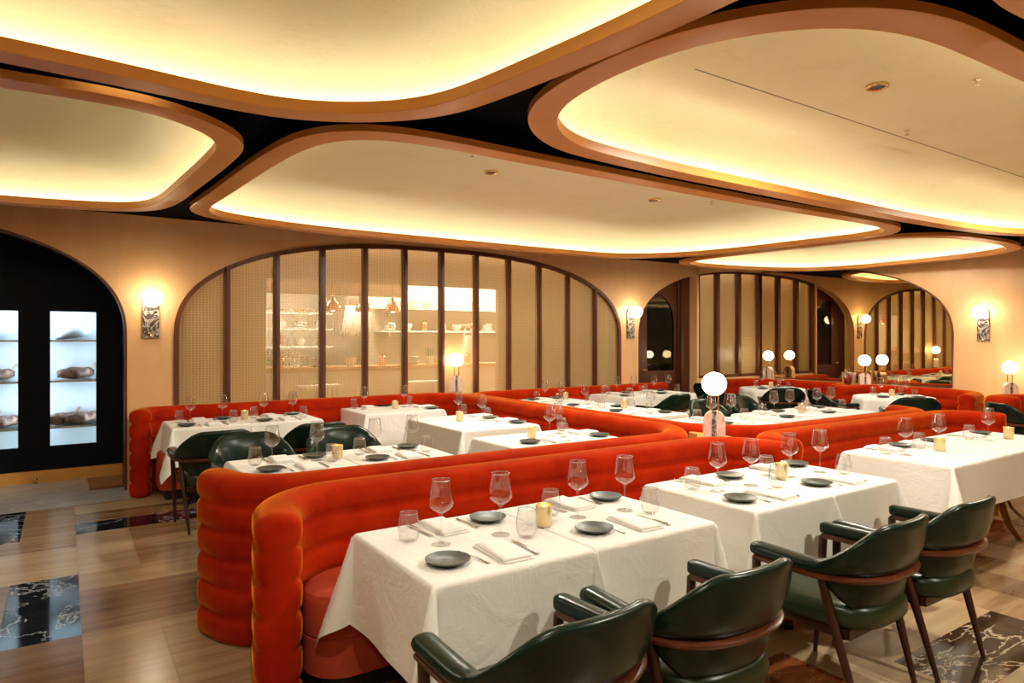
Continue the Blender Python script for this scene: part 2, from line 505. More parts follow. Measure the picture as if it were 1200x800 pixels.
# leaf: four bars round a pane with a quarter-round top
gx0, gx1, gz0, gz1 = 8.42, 9.10, 1.02, 2.42
bm = bmesh.new()
box(bm, ((7.9 + gx0) / 2, DY + .025, 1.45), (gx0 - 7.9, .05, 2.9)); box(bm, ((gx1 + 9.22) / 2, DY + .025, 1.45), (9.22 - gx1, .05, 2.9))
box(bm, ((gx0 + gx1) / 2, DY + .025, gz0 / 2), (gx1 - gx0, .05, gz0))
top = [(gx0 + (gx1 - gx0) * k / 20, arch_z(gx0 + (gx1 - gx0) * k / 20, gx0, gx1 - gx0, .55, gz1 - .55, 2.2)) for k in range(21)]
for (xa, za), (xb, zb) in zip(top, top[1:]):
    vs = [bm.verts.new(p) for p in ((xa, DY, za), (xb, DY, zb), (xb, DY, 2.9), (xa, DY, 2.9))]; bm.faces.new(vs)
    vs = [bm.verts.new(p) for p in ((xa, DY, za), (xb, DY, zb), (xb, DY + .05, zb), (xa, DY + .05, za))]; bm.faces.new(vs)
obj('leaf', bm, 'mahogany', d1, smooth=False)
obj('pane', panel_xz([(gx0, gz0), (gx1, gz0)] + top[::-1], DY + .02, .006), 'door_glass', d1, smooth=False)
h = obj('door_handle', tube(bmesh.new(), [(8.24, DY - .05, 1.05), (8.36, DY - .05, 1.05)], .014), 'brass', d1)
struct('trim_2', B((9.30, WY + .20, 1.45), (.22, .06, 2.9)), 'mahogany')
struct('trim_3', B((9.425, WY + .12, 1.45), (.05, .24, 2.9)), 'wall_veneer')
w2 = bpy.data.objects.new('window_2', None); COL.objects.link(w2); w2['kind'] = 'structure'
w2['label'] = 'narrow woven mesh window of three panels beside the dark door'; w2['category'] = 'window'
px = [9.45, 10.03, 10.64, MX]
for k in range(3):
    x0, x1 = px[k] + .05, px[k + 1] - .05
    z1 = arch_z((x0 + x1) / 2, *DOORA[:3])
    pts = [(x0, .92), (x1, .92), (x1, arch_z(x1, *DOORA[:3]) + .0), (x0, arch_z(x0, *DOORA[:3]))]
    bm = bmesh.new(); bm.faces.new([bm.verts.new((x, WY + .10, z)) for x, z in pts]); obj('pane', bm, 'woven_mesh', w2, smooth=False)
bm = bmesh.new()
for k in range(4):
    x = px[k] + (.03 if k == 0 else -.03 if k == 3 else 0)
    z1 = arch_z(min(x, MX - .01), *DOORA[:3]) + .02
    obj('mullion', B((x, WY + .08, (.88 + z1) / 2), (.075, .10, z1 - .88)), 'walnut', w2, smooth=False)
obj('rail', B((10.36, WY + .08, .90), (1.82, .10, .05)), 'walnut', w2, smooth=False)
pp = [(9.46 + (MX - 9.46) * k / 16) for k in range(17)]
bm = bmesh.new()
for xa, xb in zip(pp, pp[1:]):
    za, zb = arch_z(xa, *DOORA[:3]), arch_z(xb, *DOORA[:3])
    vs = [bm.verts.new(p) for p in ((xa, WY + .03, za - .035), (xb, WY + .03, zb - .035), (xb, WY + .03, zb + .01), (xa, WY + .03, za + .01))]; bm.faces.new(vs)
    vs = [bm.verts.new(p) for p in ((xa, WY + .03, za - .035), (xb, WY + .03, zb - .035), (xb, WY + .14, zb - .035), (xa, WY + .14, za - .035))]; bm.faces.new(vs)
obj('head', bm, 'walnut', w2)
struct('wall_panel', B((10.36, WY + .08, .44), (1.82, .08, .88)), 'wall_veneer')
tag(obj('passage_light', B((9.9, 8.46, 3.0), (2.7, .10, .03)), 'passage_led', smooth=False), 'short light strip over the passage behind the panelled window', 'light')  # added out of view to brighten the panels and door glass
struct('wall_passage', B((9.6, WY + .62, 1.5), (3.6, .06, 3.1)), 'plaster_beige')

# ------------------------------------------------------------------ arched mirror
mr = thing('wall_mirror_arch', 'large arched bronze-tinted mirror on the end wall', 'mirror', (MX, 6.4, .84))
mr.name = 'arched_mirror'
ys = [4.75 + (WY - 4.75) * (1 - math.cos(PI / 2 * k / 60)) for k in range(61)]
bm = bmesh.new()
pts = [(WY, .86), (4.75, .86)] + [(y, arch_z(y, WY, 3.35, 1.26)) for y in ys]
a = [bm.verts.new((-.012, y - 6.4, z - .84)) for y, z in pts]; b = [bm.verts.new((-.002, y - 6.4, z - .84)) for y, z in pts]
bm.faces.new(a); bm.faces.new(b)
for i in range(len(pts)): bm.faces.new((a[i], a[(i + 1) % len(pts)], b[(i + 1) % len(pts)], b[i]))
obj('glass', bm, 'mirror_silver', mr, smooth=False)
bm = bmesh.new()
path = [Vector((y - 6.4, z - .84)) for y, z in pts[1:]]; path.insert(0, Vector((WY - 6.4, .02)))
ns = normals2(path); rows = []
for p, nn in zip(path, ns):
    q = p + nn * .022
    rows.append([bm.verts.new((x, yy, zz)) for x, yy, zz in ((-.002, p.x, p.y), (-.022, p.x, p.y), (-.022, q.x, q.y), (-.002, q.x, q.y))])
for r0, r1 in zip(rows, rows[1:]):
    for k in range(4): bm.faces.new((r0[k], r0[(k + 1) % 4], r1[(k + 1) % 4], r1[k]))
obj('frame', bm, 'walnut', mr)

# ------------------------------------------------------------------ ceiling with coffers
RZ, CZ = 2.75, 2.90           # underside of the wooden rims, black ceiling
COFFERS = {
 'far corner': [(-.22, 3.51), (.03, 3.53), (.31, 3.55), (.62, 3.59), (.96, 3.59), (1.3, 3.44), (1.55, 3.22), (1.70, 2.95), (1.79, 2.47), (1.84, 2.15), (1.88, 1.88), (1.91, 1.48), (1.92, .7), (1.8, -.4), (1.3, -1.3), (.3, -1.8), (-1.2, -1.8), (-2.3, -1.2), (-2.8, 0.), (-2.9, 1.6), (-2.6, 2.8), (-1.7, 3.4), (-.9, 3.49)],
 'niche': [(-.22, 3.72), (.03, 3.70), (.28, 3.71), (.46, 3.76), (.65, 3.88), (.79, 4.02), (.88, 4.18), (.92, 4.35), (.91, 4.86), (.86, 5.69), (.81, 6.38), (.70, 6.80), (.44, 7.04), (-.08, 7.20), (-.46, 7.25), (-1.5, 7.28), (-2.8, 7.1), (-3.6, 6.5), (-3.9, 5.5), (-3.6, 4.4), (-2.8, 3.85), (-1.5, 3.72)],
 'window': [(.93, 6.61), (.93, 6.23), (.97, 5.56), (1.02, 4.64), (1.08, 4.05), (1.15, 3.80), (1.27, 3.63), (1.48, 3.50), (1.86, 3.46), (2.4, 3.48), (3.2, 3.50), (4.05, 3.52), (5.1, 3.53), (6.2, 3.50), (6.95, 3.50), (7.35, 3.58), (7.65, 3.82), (7.74, 4.2), (7.66, 4.92), (7.56, 5.88), (7.24, 6.69), (6.6, 7.22), (5.61, 7.32), (4.48, 7.33), (3.66, 7.32), (2.35, 7.30), (1.56, 7.13), (1.12, 6.94)],
 'banquette': [(2.02, 2.88), (1.93, 2.71), (1.88, 2.51), (1.86, 2.3), (1.87, 2.0), (1.91, 1.78), (2.01, 1.57), (2.15, 1.38), (2.32, 1.25), (2.5, 1.16), (2.75, 1.11), (3.2, 1.09), (4.4, 1.05), (6., 1.), (7.6, 1.02), (8.8, 1.15), (9.5, 1.6), (9.75, 2.2), (9.5, 2.75), (9.03, 3.07), (8.34, 3.27), (7.02, 3.36), (5.84, 3.37), (4.53, 3.36), (3.6, 3.35), (3.1, 3.32), (2.63, 3.28), (2.35, 3.18), (2.15, 3.03)],
 'mirror': [(7.80, 7.02), (7.66, 6.4), (7.72, 5.3), (7.82, 4.2), (8.05, 3.70), (8.5, 3.45), (9.2, 3.38), (9.92, 3.42), (10.48, 3.66), (10.83, 4.29), (10.98, 5.4), (10.95, 6.2), (10.6, 6.85), (9.7, 7.25), (8.6, 7.38), (8.05, 7.25)],
 'entrance': [(2.28, .72), (2.5, .95), (2.75, .99), (3.3, .94), (4.5, .85), (6., .7), (6.6, .2), (6.5, -.8), (5.6, -1.5), (4., -1.6), (2.7, -1.1), (2.2, -.2)],
}
CLAB = {'far corner': 'largest cream ceiling coffer overhead at the aisle, running out of the top of the photo',
        'niche': 'cream ceiling coffer before the dark display niche',
        'window': 'long cream ceiling coffer over the middle tables and arched window',
        'banquette': 'broad cream ceiling coffer over the front banquette and green chairs',
        'mirror': 'slim cream ceiling coffer before the mirror wall',
        'entrance': 'barely visible wooden coffer rim at the topmost ceiling corner'}
def ring_between(bm, r0, r1):
    n = len(r0)
    for i in range(n):
        j = (i + 1) % n
        bm.faces.new((r0[i], r0[j], r1[j], r1[i]))
holes = []
for key, ctrl in COFFERS.items():
    N = 200
    out = relax(spline(ctrl, N), 3)
    nin = inward(out)
    def off(d, it=4):
        return relax([p + n * d for p, n in zip(out, nin)], it)
    c2 = sum(out, Vector((0, 0))) / N
    root = thing('ceiling_coffer', CLAB[key], 'ceiling coffer', (c2.x, c2.y, RZ), 0, 'cove-lit ceiling coffers')
    def ring(bm, pts, z): return [bm.verts.new((p.x - c2.x, p.y - c2.y, z)) for p in pts]
    inn = off(.145, 6)
    bm = bmesh.new()
    prof = [(out, .042), (out, .003), (off(.003), 0.), (off(.142, 6), 0.), (inn, .003), (inn, .06), (off(.132, 5), .06), (off(.128, 5), .02), (off(.03), .02), (off(.03), .042)]
    rs = [ring(bm, p, z) for p, z in prof]
    for a, b in zip(rs, rs[1:]): ring_between(bm, a, b)
    ring_between(bm, rs[-1], rs[0])
    obj('rim', bm, 'rim_veneer', root, sharp=35)
    bm = bmesh.new()
    rs = [ring(bm, off(.012), .042), ring(bm, off(.012), .15)]
    ring_between(bm, rs[0], rs[1])
    obj('skirt', bm, 'black_ceiling', root)
    # LED strip hidden behind the lip
    bm = bmesh.new()
    pr = [(off(.085, 5), .022), (off(.105, 5), .022), (off(.105, 5), .04), (off(.085, 5), .04)]
    rs = [ring(bm, p, z) for p, z in pr]
    for k in range(4): ring_between(bm, rs[k], rs[(k + 1) % 4])
    obj('light_strip', bm, 'cove_led', root)
    # plaster dome
    base = off(.035); tgt = relax([c2 + (p - c2) * .50 for p in out], 60)
    L = .75
    bm = bmesh.new(); rs = []
    for k in range(13):
        t = k / 12
        e = 1 - math.cos(t * PI / 2)        # horizontal travel
        zz = .05 + .34 * math.sin(t * PI / 2)
        pts = []
        for p, q in zip(base, tgt):
            d = q - p; dl = d.length
            pts.append(p + d * min(1., (L * e) / dl))
        rs.append(ring(bm, relax(pts, 2 + 3 * k), zz))
    for a, b in zip(rs, rs[1:]): ring_between(bm, a, b)
    # flat crown, closed through shrinking rings
    last = rs[-1]; lp = [Vector((v.co.x, v.co.y)) for v in last]
    for s in (.8, .6, .4, .2):
        r2 = [bm.verts.new((p.x * s, p.y * s, .39)) for p in relax(lp, int(40 * (1 - s)))]
        ring_between(bm, last, r2); last = r2
    bm.faces.new(last)
    obj('dome', bm, 'plaster', root, sharp=None)
    if key == 'banquette': obj('seam', B((5.5 - c2.x, 2.60 - c2.y, .3885), (5.0, .007, .002)), 'seam_grey', root, smooth=False)
    holes.append(off(.02))
bm = bmesh.new()
es = []
def loop(pts, z):
    vs = [bm.verts.new((p[0], p[1], z)) for p in pts]
    for i in range(len(vs)): es.append(bm.edges.new((vs[i], vs[(i + 1) % len(vs)])))
loop([(-5.6, -4.1), (MX + .1, -4.1), (MX + .1, WY + .12), (-5.6, WY + .12)], CZ)
for h in holes: loop([(p.x, p.y) for p in h], CZ)
bmesh.ops.triangle_fill(bm, use_beauty=True, use_dissolve=False, edges=es)
struct('ceiling', bm, 'black_ceiling')
# fine seams in the plaster domes, sprinkler heads and black downlights
def seam(p, q, z, name='plaster_seam'): pass
DL = Kind(lambda: None)
def make_downlight():
    r = thing('downlight', '', 'downlight')
    obj('trim_ring', lathe([(.045, 0), (.062, -.004), (.066, .0), (.066, .012), (.045, .012)], 28), 'brass', r)
    obj('baffle', lathe([(.0, .010), (.046, .010), (.046, .002), (.0, .002)], 24), 'black_metal', r)
    return r
DL = Kind(make_downlight)
for (x, y, what) in ((3.28, 5.25, 'small dark round downlight in the window coffer, nearer the niche'), (5.45, 5.3, 'small dark round downlight in the window coffer, nearer the mirror'), (4.12, 2.15, 'dark round downlight in the coffer above the front banquette')):
    DL.put((x, y, RZ + .378), 0, what, 'downlights in the coffers')
def make_sprinkler():
    return tag(obj('sprinkler_head', lathe([(0, -.03), (.016, -.03), (.016, -.026), (.006, -.022), (.006, 0), (.022, 0), (.022, .01), (0, .01)], 14), 'bright_steel'), '', 'sprinkler')
SP = Kind(make_sprinkler)
for (x, y, what) in ((2.81, 4.79, 'tiny sprinkler head in the window coffer beside the downlight'), (4.51, 1.77, 'tiny sprinkler head in the front banquette coffer, nearest its rim'), (5.19, 2.49, 'tiny sprinkler head in the middle of the front banquette coffer'), (6.05, 5.0, 'tiny sprinkler head at the mirror end of the window coffer')):
    SP.put((x, y, RZ + .384), 0, what, 'sprinkler heads')
tag(obj('slot_light', B((.25, 3.64, CZ - .006), (.34, .05, .012), .04), 'slot_glow', smooth=False), 'slim lit slot between two coffer rims near the niche', 'light')

# ------------------------------------------------------------------ globe sconces
def make_sconce():
    r = thing('wall_sconce', '', 'wall lamp')
    pts = [(-.078, 0), (.078, 0), (.078, .42)] + [(.078 * math.cos(PI * k / 16), .42 + .078 * math.sin(PI * k / 16)) for k in range(1, 16)] + [(-.078, .42)]
    bm = bmesh.new()
    a = [bm.verts.new((x, -.025, z)) for x, z in pts]; b = [bm.verts.new((x, 0, z)) for x, z in pts]
    bm.faces.new(a); bm.faces.new(b)
    for i in range(len(pts)): bm.faces.new((a[i], a[(i + 1) % len(pts)], b[(i + 1) % len(pts)], b[i]))
    obj('backplate', bm, 'sconce_marble', r, sharp=30)
    obj('arm', tube(bmesh.new(), [(0, -.02, .425), (0, -.075, .425)], [.035, .03], 14), 'brass', r)
    obj('globe', ball(.094, (0, -.15, .425)), 'globe_glow', r)
    obj('foot_stud', ball(.02, (0, -.028, .02), 12, 8), 'brass', r)
    return r
SC = Kind(make_sconce)
SC.put((.77, WY - .001, 1.60), 0, 'globe wall sconce on marble plate between niche and arched window', 'marble globe wall sconces')
SC.put((7.77, WY - .001, 1.60), 0, 'globe wall sconce on marble plate between arched window and dark door', 'marble globe wall sconces')
SC.put((MX - .001, 4.33, 1.555), -PI / 2, 'globe wall sconce on marble plate beside the arched mirror', 'marble globe wall sconces')

# ------------------------------------------------------------------ table lamps
def make_lamp():
    r = thing('table_lamp', '', 'table lamp')
    w, h = .083, .225
    arc = lambda a0, a1: [(w * math.cos(a0 + (a1 - a0) * k / 12), h - w + w * math.sin(a0 + (a1 - a0) * k / 12)) for k in range(13)]
    e = .017; ae = math.acos(e / w)
    obj('marble_slab', panel_xz([(e, 0), (w, 0)] + arc(0, ae), -.05, .10), 'lamp_marble', r, sharp=30)
    obj('marble_slab', panel_xz(arc(PI - ae, PI) + [(-w, 0), (-e, 0)], -.05, .10), 'lamp_marble', r, sharp=30)
    obj('dark_core', panel_xz([(-e, 0), (e, 0), (e, h - .004), (-e, h - .004)], -.054, .108), 'sconce_marble', r, sharp=30)
    for sx in (-1, 1): obj('rod', tube(bmesh.new(), [(sx * .03, 0, .20), (sx * .03, 0, .36)], .006, 8), 'brass', r)
    obj('socket', lathe([(0, .338), (.036, .338), (.04, .346), (0, .346)], 18), 'brass', r)
    obj('globe', ball(.092, (0, 0, .43), sz=.97), 'globe_glow', r)
    return r
TL = Kind(make_lamp)
TL.put((4.19, 3.44, .815), -.88, 'globe table lamp with pale marble base on the wooden corner ledge', 'marble globe table lamps')
TL.put((4.44, 7.99, .872), -.5, 'globe table lamp on top of the orange banquette corner before the arched window', 'marble globe table lamps')
TL.put((10.93, 7.72, .84), -PI / 2, 'globe table lamp in the room corner beside the round table', 'marble globe table lamps')
TL.put((10.98, 5.94, .80), -.8, 'globe table lamp beside the ice bucket before the mirror', 'marble globe table lamps')
TL.put((10.93, 3.88, .76), -.8, 'globe table lamp below the sconce on the end wall', 'marble globe table lamps')

# ------------------------------------------------------------------ velvet banquettes
HB, TH = .86, .20
def profile(h=HB, w=TH, rolls=6):
    """cross-section (t, z) clockwise from the bottom outside, stacked rolls on both faces"""
    rh = h / rolls; side = []
    for r in range(rolls):
        last = r == rolls - 1
        m = 6
        for k in range(m + (0 if not last else 0)):
            s = k / m
            if last and s > .5: break
            side.append((w / 2 - .021 * abs(2 * s - 1) ** 4.5, r * rh + s * rh))
    topz = (rolls - .5) * rh
    cap = [(w / 2 * math.cos(PI * k / 16), topz + (h - topz) * math.sin(PI * k / 16) ** .75) for k in range(1, 16)]
    left = [(-t, z) for t, z in side[::-1]]
    return side + cap + left
def sweep(path, prof, closed=False, caps=True, tsc=1.):
    bm = bmesh.new(); ns = normals2(path)
    tds = []
    N = len(path)
    st = []
    d0 = (path[0] - path[1]).normalized(); d1 = (path[-1] - path[-2]).normalized()
    E = TH * .42
    if caps:
        for k in range(6, 0, -1):
            a = PI / 2 * k / 6; st.append((path[0] + d0 * E * math.sin(a), ns[0], max(.04, math.cos(a) ** .8)))
    for p, n in zip(path, ns): st.append((p, n, 1.))
    if caps:
        for k in range(1, 7):
            a = PI / 2 * k / 6; st.append((path[-1] + d1 * E * math.sin(a), ns[-1], max(.04, math.cos(a) ** .8)))
    rings = []
    for p, n, s in st:
        zs = 1 - .035 * (1 - s)
        rings.append([bm.verts.new((p.x + n.x * t * s, p.y + n.y * t * s, z * zs)) for t, z in prof])
    K = len(prof)
    for a, b in zip(rings, rings[1:]):
        for k in range(K):
            j = (k + 1) % K; bm.faces.new((a[k], a[j], b[j], b[k]))
    bm.faces.new(rings[0]); bm.faces.new(rings[-1])
    return bm
PROF = profile()
def round_poly(pts, radii):
    """closed polygon with rounded corners"""
    n = len(pts); out = []
    for i in range(n):
        p = Vector(pts[i]); a = (Vector(pts[i - 1]) - p); b = (Vector(pts[(i + 1) % n]) - p)
        r = radii[i] if isinstance(radii, (list, tuple)) else radii
        if r < 1e-4: out.append(p); continue
        seg = fillet([p + a * .5, p, p + b * .5], r, .04)[1:-1]
        out += seg
    q = [out[0]]
    for v in out[1:]:
        if (v - q[-1]).length > 1e-4: q.append(v)
    return [(v.x, v.y) for v in q]
def seat_mesh(poly, z0=.10, z1=.46):
    P = [Vector(p) for p in poly]; ni = inward(P); bm = bmesh.new(); rs = []
    for d, z in ((.0, z0), (.0, z0 + .16), (.006, z0 + .168), (.0, z0 + .176), (0., z1 - .045), (.004, z1 - .025), (.014, z1 - .009), (.032, z1), (.06, z1 + .004)):
        rs.append([bm.verts.new((p.x + n.x * d, p.y + n.y * d, z)) for p, n in zip(P, ni)])
    for a, b in zip(rs, rs[1:]): ring_between(bm, a, b)
    bm.faces.new(rs[0]); bm.faces.new(rs[-1])
    return bm
def plinth_mesh(poly, z1=.11):
    P = [Vector(p) for p in poly]; ni = inward(P)
    return prism([(p.x + n.x * .05, p.y + n.y * .05) for p, n in zip(P, ni)], 0., z1)
def banquette(label, path, radii, seats, plinth='black_metal', h=HB):
    b = thing('banquette', label, 'banquette', (0, 0, 0), 0, 'orange velvet banquettes')
    p = fillet(path, radii)
    obj('backrest', sweep(p, PROF if h == HB else profile(h)), 'velvet', b, sharp=None)
    for s in seats:
        obj('seat', seat_mesh(s), 'rust_fabric', b, sharp=30)
        obj('plinth', plinth_mesh(s), plinth, b, smooth=False)
    return b
# front row, U of four tables
banquette('orange velvet channel-tufted banquette with rust seat behind the four front tables', [(.76, 2.93), (.84, 3.40), (4.22, 3.37), (4.26, 2.93)], [.42, .40],
          [round_poly([(.86, 2.86), (4.14, 2.86), (4.12, 3.27), (.95, 3.29)], [.20, .2, .30, .30])])
# second row: from the aisle round the loop, along the divider to the window wall and back to the niche
banquette('orange velvet banquette winding from the aisle round a loop to the window wall', [(.70, 3.98), (.80, 3.62), (4.22, 3.58), (4.31, 7.95), (.66, 7.95), (.64, 7.72)], [.34, .52, .42, .2],
          [round_poly([(.88, 3.74), (4.0, 3.70), (4.18, 3.85), (4.20, 4.30), (.88, 4.22)], [.12, .3, .2, .1, .2]),
           round_poly([(3.72, 4.35), (4.19, 4.35), (4.2, 7.3), (3.72, 7.3)], .05),
           round_poly([(.78, 7.34), (4.19, 7.34), (4.19, 7.84), (.78, 7.84)], [.1, .02, .25, .1])], h=.88)
banquette('orange velvet banquette with wooden plinth behind the long table on bronze feet', [(4.47, 2.98), (4.52, 3.30), (7.62, 3.27), (7.72, 2.86)], [.30, .34],
          [round_poly([(4.60, 2.86), (7.60, 2.86), (7.58, 3.17), (4.62, 3.20)], [.15, .15, .25, .25])], plinth='ledge_wood')
banquette('orange velvet banquette enclosing the far dining bay behind the marble lamp', [(8.35, 7.95), (4.53, 7.95), (4.52, 3.98), (4.9, 3.52), (7.5, 3.48), (7.66, 3.80)], [.42, .34, .5, .2],
          [round_poly([(4.63, 7.34), (8.3, 7.34), (8.3, 7.84), (4.66, 7.84)], [.02, .05, .05, .25]),
           round_poly([(4.64, 4.6), (5.10, 4.6), (5.10, 7.3), (4.64, 7.3)], .05),
           round_poly([(4.66, 4.04), (5.0, 3.64), (7.45, 3.60), (7.45, 4.1), (5.1, 4.2), (4.66, 4.5)], [.15, .2, .05, .05, .2, .1])])
banquette('orange velvet banquette round the corner table by panelled window and mirror', [(9.55, 7.86), (10.72, 7.86), (10.72, 6.06), (10.35, 6.06)], [.45, .28],
          [round_poly([(9.6, 7.28), (10.15, 7.28), (10.15, 6.3), (10.6, 6.3), (10.6, 7.74), (9.6, 7.74)], [.05, .15, .1, .05, .3, .05])])
banquette('orange velvet banquette below the arched mirror behind the round table', [(10.12, 5.86), (10.75, 5.80), (10.72, 4.12), (9.95, 4.02)], [.30, .52],
          [round_poly([(10.1, 5.7), (10.1, 5.3), (10.62, 5.3), (10.62, 5.7)], .05), round_poly([(10.3, 4.9), (10.3, 4.2), (10.6, 4.3), (10.6, 5.25)], .05)])
banquette('orange velvet banquette below the sconce of the end wall, with green chair before it', [(9.98, 3.52), (10.02, 3.78), (10.6, 3.72), (10.7, 2.2)], [.15, .4],
          [round_poly([(10.15, 2.3), (10.55, 2.3), (10.55, 3.55), (10.15, 3.6)], .05)])
# wooden ledges that carry lamps and bucket
tag(obj('corner_ledge', prism(round_poly([(4.02, 3.47), (4.36, 3.14), (4.44, 3.56), (4.36, 3.92), (4.30, 3.70)], .03), 0, .815), 'ledge_wood', smooth=False), 'wooden corner ledge between the banquette loops, carrying a marble lamp', 'ledge')
tag(obj('wall_ledge', B((11.06, 6.7, .40), (.40, 2.75, .80)), 'ledge_wood', smooth=False), 'wooden ledge under the mirror with lamp and ice bucket', 'ledge')
tag(obj('wall_ledge', B((11.03, 3.1, .38), (.44, 2.6, .76)), 'ledge_wood', smooth=False), 'wooden ledge under the end wall sconce, carrying a lamp', 'ledge')
bk = thing('ice_bucket', 'steel ice bucket beside the lamp before the arched mirror', 'ice bucket', (10.93, 6.17, .80))
obj('pail', lathe([(0, 0), (.085, 0), (.092, .01), (.115, .21), (.121, .215), (.121, .225), (.112, .222), (.085, .02), (0, .015)], 28), 'bright_steel', bk)
for s in (-1, 1): obj('handle', tube(bmesh.new(), [(s * .112, -.03, .17), (s * .145, -.02, .175), (s * .145, .02, .175), (s * .112, .03, .17)], .007, 8), 'bright_steel', bk)

# ------------------------------------------------------------------ tables and cloths
def make_table(w, d, base='cross'):
    def f():
        r = thing('dining_table', '', 'table')
        obj('tabletop', B((0, 0, .725), (w - .01, d - .01, .04), 0, .006), 'counter_wood', r)
        obj('column', lathe([(0, .03), (.05, .03), (.042, .08), (.042, .66), (.11, .705), (0, .705)], 18), 'black_metal', r)
        bm = bmesh.new()
        for a in (PI / 4, -PI / 4): box(bm, (0, 0, .02), (.60, .075, .035), a, .006)
        obj('cross_foot', bm, 'blue_black_metal', r, sharp=30)
        return r
    return f
def cloth_mesh(w, d, drop, joined='', seed=0, corner=.40):
    """cloth over a w x d top hanging drop; joined: sides (E W N S) that butt against a neighbour"""
    rn = random.Random(seed); bm = bmesh.new()
    ax, ay = w / 2 + .004, d / 2 + .004
    ph = [rn.random() * 6.28 for _ in range(8)]
    R = .016
    def z_edge(r):           # rounded fold over the edge: r = cloth length past the rim start
        if r < R * PI / 2: th = r / R; return R * math.sin(th), -R * (1 - math.cos(th))
        return R, -R - (r - R * PI / 2)
    def pos(u, v):
        ex, ey = abs(u) - (ax - R), abs(v) - (ay - R)
        sx, sy = (1 if u >= 0 else -1), (1 if v >= 0 else -1)
        zt = .752
        if ex <= 0 and ey <= 0: return Vector((u, v, zt + .0006 * math.sin(9 * u + ph[0]) * math.sin(8 * v + ph[1])))
        jx = ('E' if sx > 0 else 'W') in joined; jy = ('N' if sy > 0 else 'S') in joined
        if ey <= 0:
            o, z = z_edge(ex); t = max(0, -z)
            fl = (.0 if jx else .035 * t + .05 * t * (math.sin(6.5 * v + ph[2] + sx) * .5 + .2 * math.sin(15 * v + ph[3])))
            return Vector((sx * (ax - R + o + fl), v, zt + z))
        if ex <= 0:
            o, z = z_edge(ey); t = max(0, -z)
            fl = (.0 if jy else .035 * t + .05 * t * (math.sin(6.5 * u + ph[4] + sy) * .5 + .2 * math.sin(15 * u + ph[5])))
            return Vector((u, sy * (ay - R + o + fl), zt + z))
        r = math.hypot(ex, ey); th = math.atan2(ey, ex)
        k = math.sin(2 * th) ** 2.0
        o, z = z_edge(r); t = max(0., -z)
        cx, cy = math.cos(th) , math.sin(th)
        # direction of the fold point: hangs straight at the sides, swings out along the diagonal
        c = corner * (1 + .25 * math.sin(ph[6] + sx * 2 + sy))
        dx, dy = (0. if jx else 1.), (0. if jy else 1.)
        if jx and not jy: dx, dy = 0., .55
        if jy and not jx: dx, dy = .55, 0.
        ln = math.hypot(dx, dy) or 1.
        flare = c * t * k
        perp = (0. if (jx or jy) else .15) * t * math.sin(4 * th)      # rounded pleat: bulb wider than its neck
        zz = -math.sqrt(max(1e-6, t * t - (flare * flare + perp * perp) * .8))
        bx = (o if o < R else R) * (cx if t < R else min(1., cx * 1.4)); by = (o if o < R else R) * (cy if t < R else min(1., cy * 1.4))
        sidex = (.0 if jx else .035 * t) * (1 - k); sidey = (.0 if jy else .035 * t) * (1 - k)
        return Vector((sx * (ax - R + bx + sidex + flare * dx / ln * .8 + perp * .7), sy * (ay - R + by + sidey + flare * dy / ln * .8 - perp * .7), zt + zz))
    nx, ny = 16, 16
    def axis(a, n):
        core = [-(a - R) + 2 * (a - R) * i / n for i in range(n + 1)]
        dr = [.006, .013, .02, .028, .045, .065, .09, .115, .14, .17, .2, .23, .26, .29, .32, .35, .38]
        dr = [x for x in dr if x < drop - .02] + [drop]
        return [-(a - R) - x for x in dr[::-1]] + core + [a - R + x for x in dr]
    US, VS = axis(ax, nx), axis(ay, ny)
    g = [[bm.verts.new(pos(u, v)) for v in VS] for u in US]
    for i in range(len(US) - 1):
        for j in range(len(VS) - 1):
            bm.faces.new((g[i][j], g[i + 1][j], g[i + 1][j + 1], g[i][j + 1]))
    return bm
TN = {}
def dining(cx, cy, w, d, tdesc, joined='', drop=.37, seed=0, rz=0., group='square dining tables'):
    key = (round(w, 2), round(d, 2))
    if key not in TN: TN[key] = Kind(make_table(w, d))
    TN[key].put((cx, cy, 0), rz, 'cloth-covered %s' % tdesc, group)
    c = obj('tablecloth', cloth_mesh(w, d, drop, joined, seed), 'linen', None, sharp=None, loc=(cx, cy, 0))
    c.rotation_euler = (0, 0, rz)
    tag(c, 'white tablecloth draped over the %s' % tdesc, 'tablecloth', 'white tablecloths')
ZT = .7535

# ------------------------------------------------------------------ tableware
def make_plate():
    return tag(obj('side_plate', lathe([(0, 0), (.045, 0), (.05, .003), (.078, .014), (.085, .019), (.086, .022), (.083, .0215), (.06, .012), (.03, .009), (0, .0085)], 32), 'stoneware'), '', 'plate')
def make_wine():
    r = thing('wine_glass', '', 'wine glass')
    obj('foot', lathe([(0, .0045), (.006, .006), (.02, .0035), (.040, .0015), (.041, 0), (0, 0)], 24), 'crystal', r)
    obj('stem', lathe([(.008, .0045), (.005, .014), (.0038, .04), (.0038, .105), (.006, .120), (.012, .129), (0, .128)], 12), 'crystal', r)
    outer = [(.004, .127), (.014, .131), (.034, .143), (.048, .157), (.0515, .168), (.0505, .182), (.0465, .212), (.0415, .244), (.0385, .266)]
    inner = [(rr - .0015, z + .0008) for rr, z in outer[::-1]]
    obj('bowl', lathe([(0, .126)] + outer[:-1] + [(.0385, .264)] + inner[1:-1] + [(0, .131)], 28), 'crystal', r)
    obj('rim', lathe([(.0365, .2635), (.0388, .2630), (.0396, .2650), (.0385, .2675), (.0368, .2665), (.0365, .2635)], 28), 'crystal_rim', r)
    return r
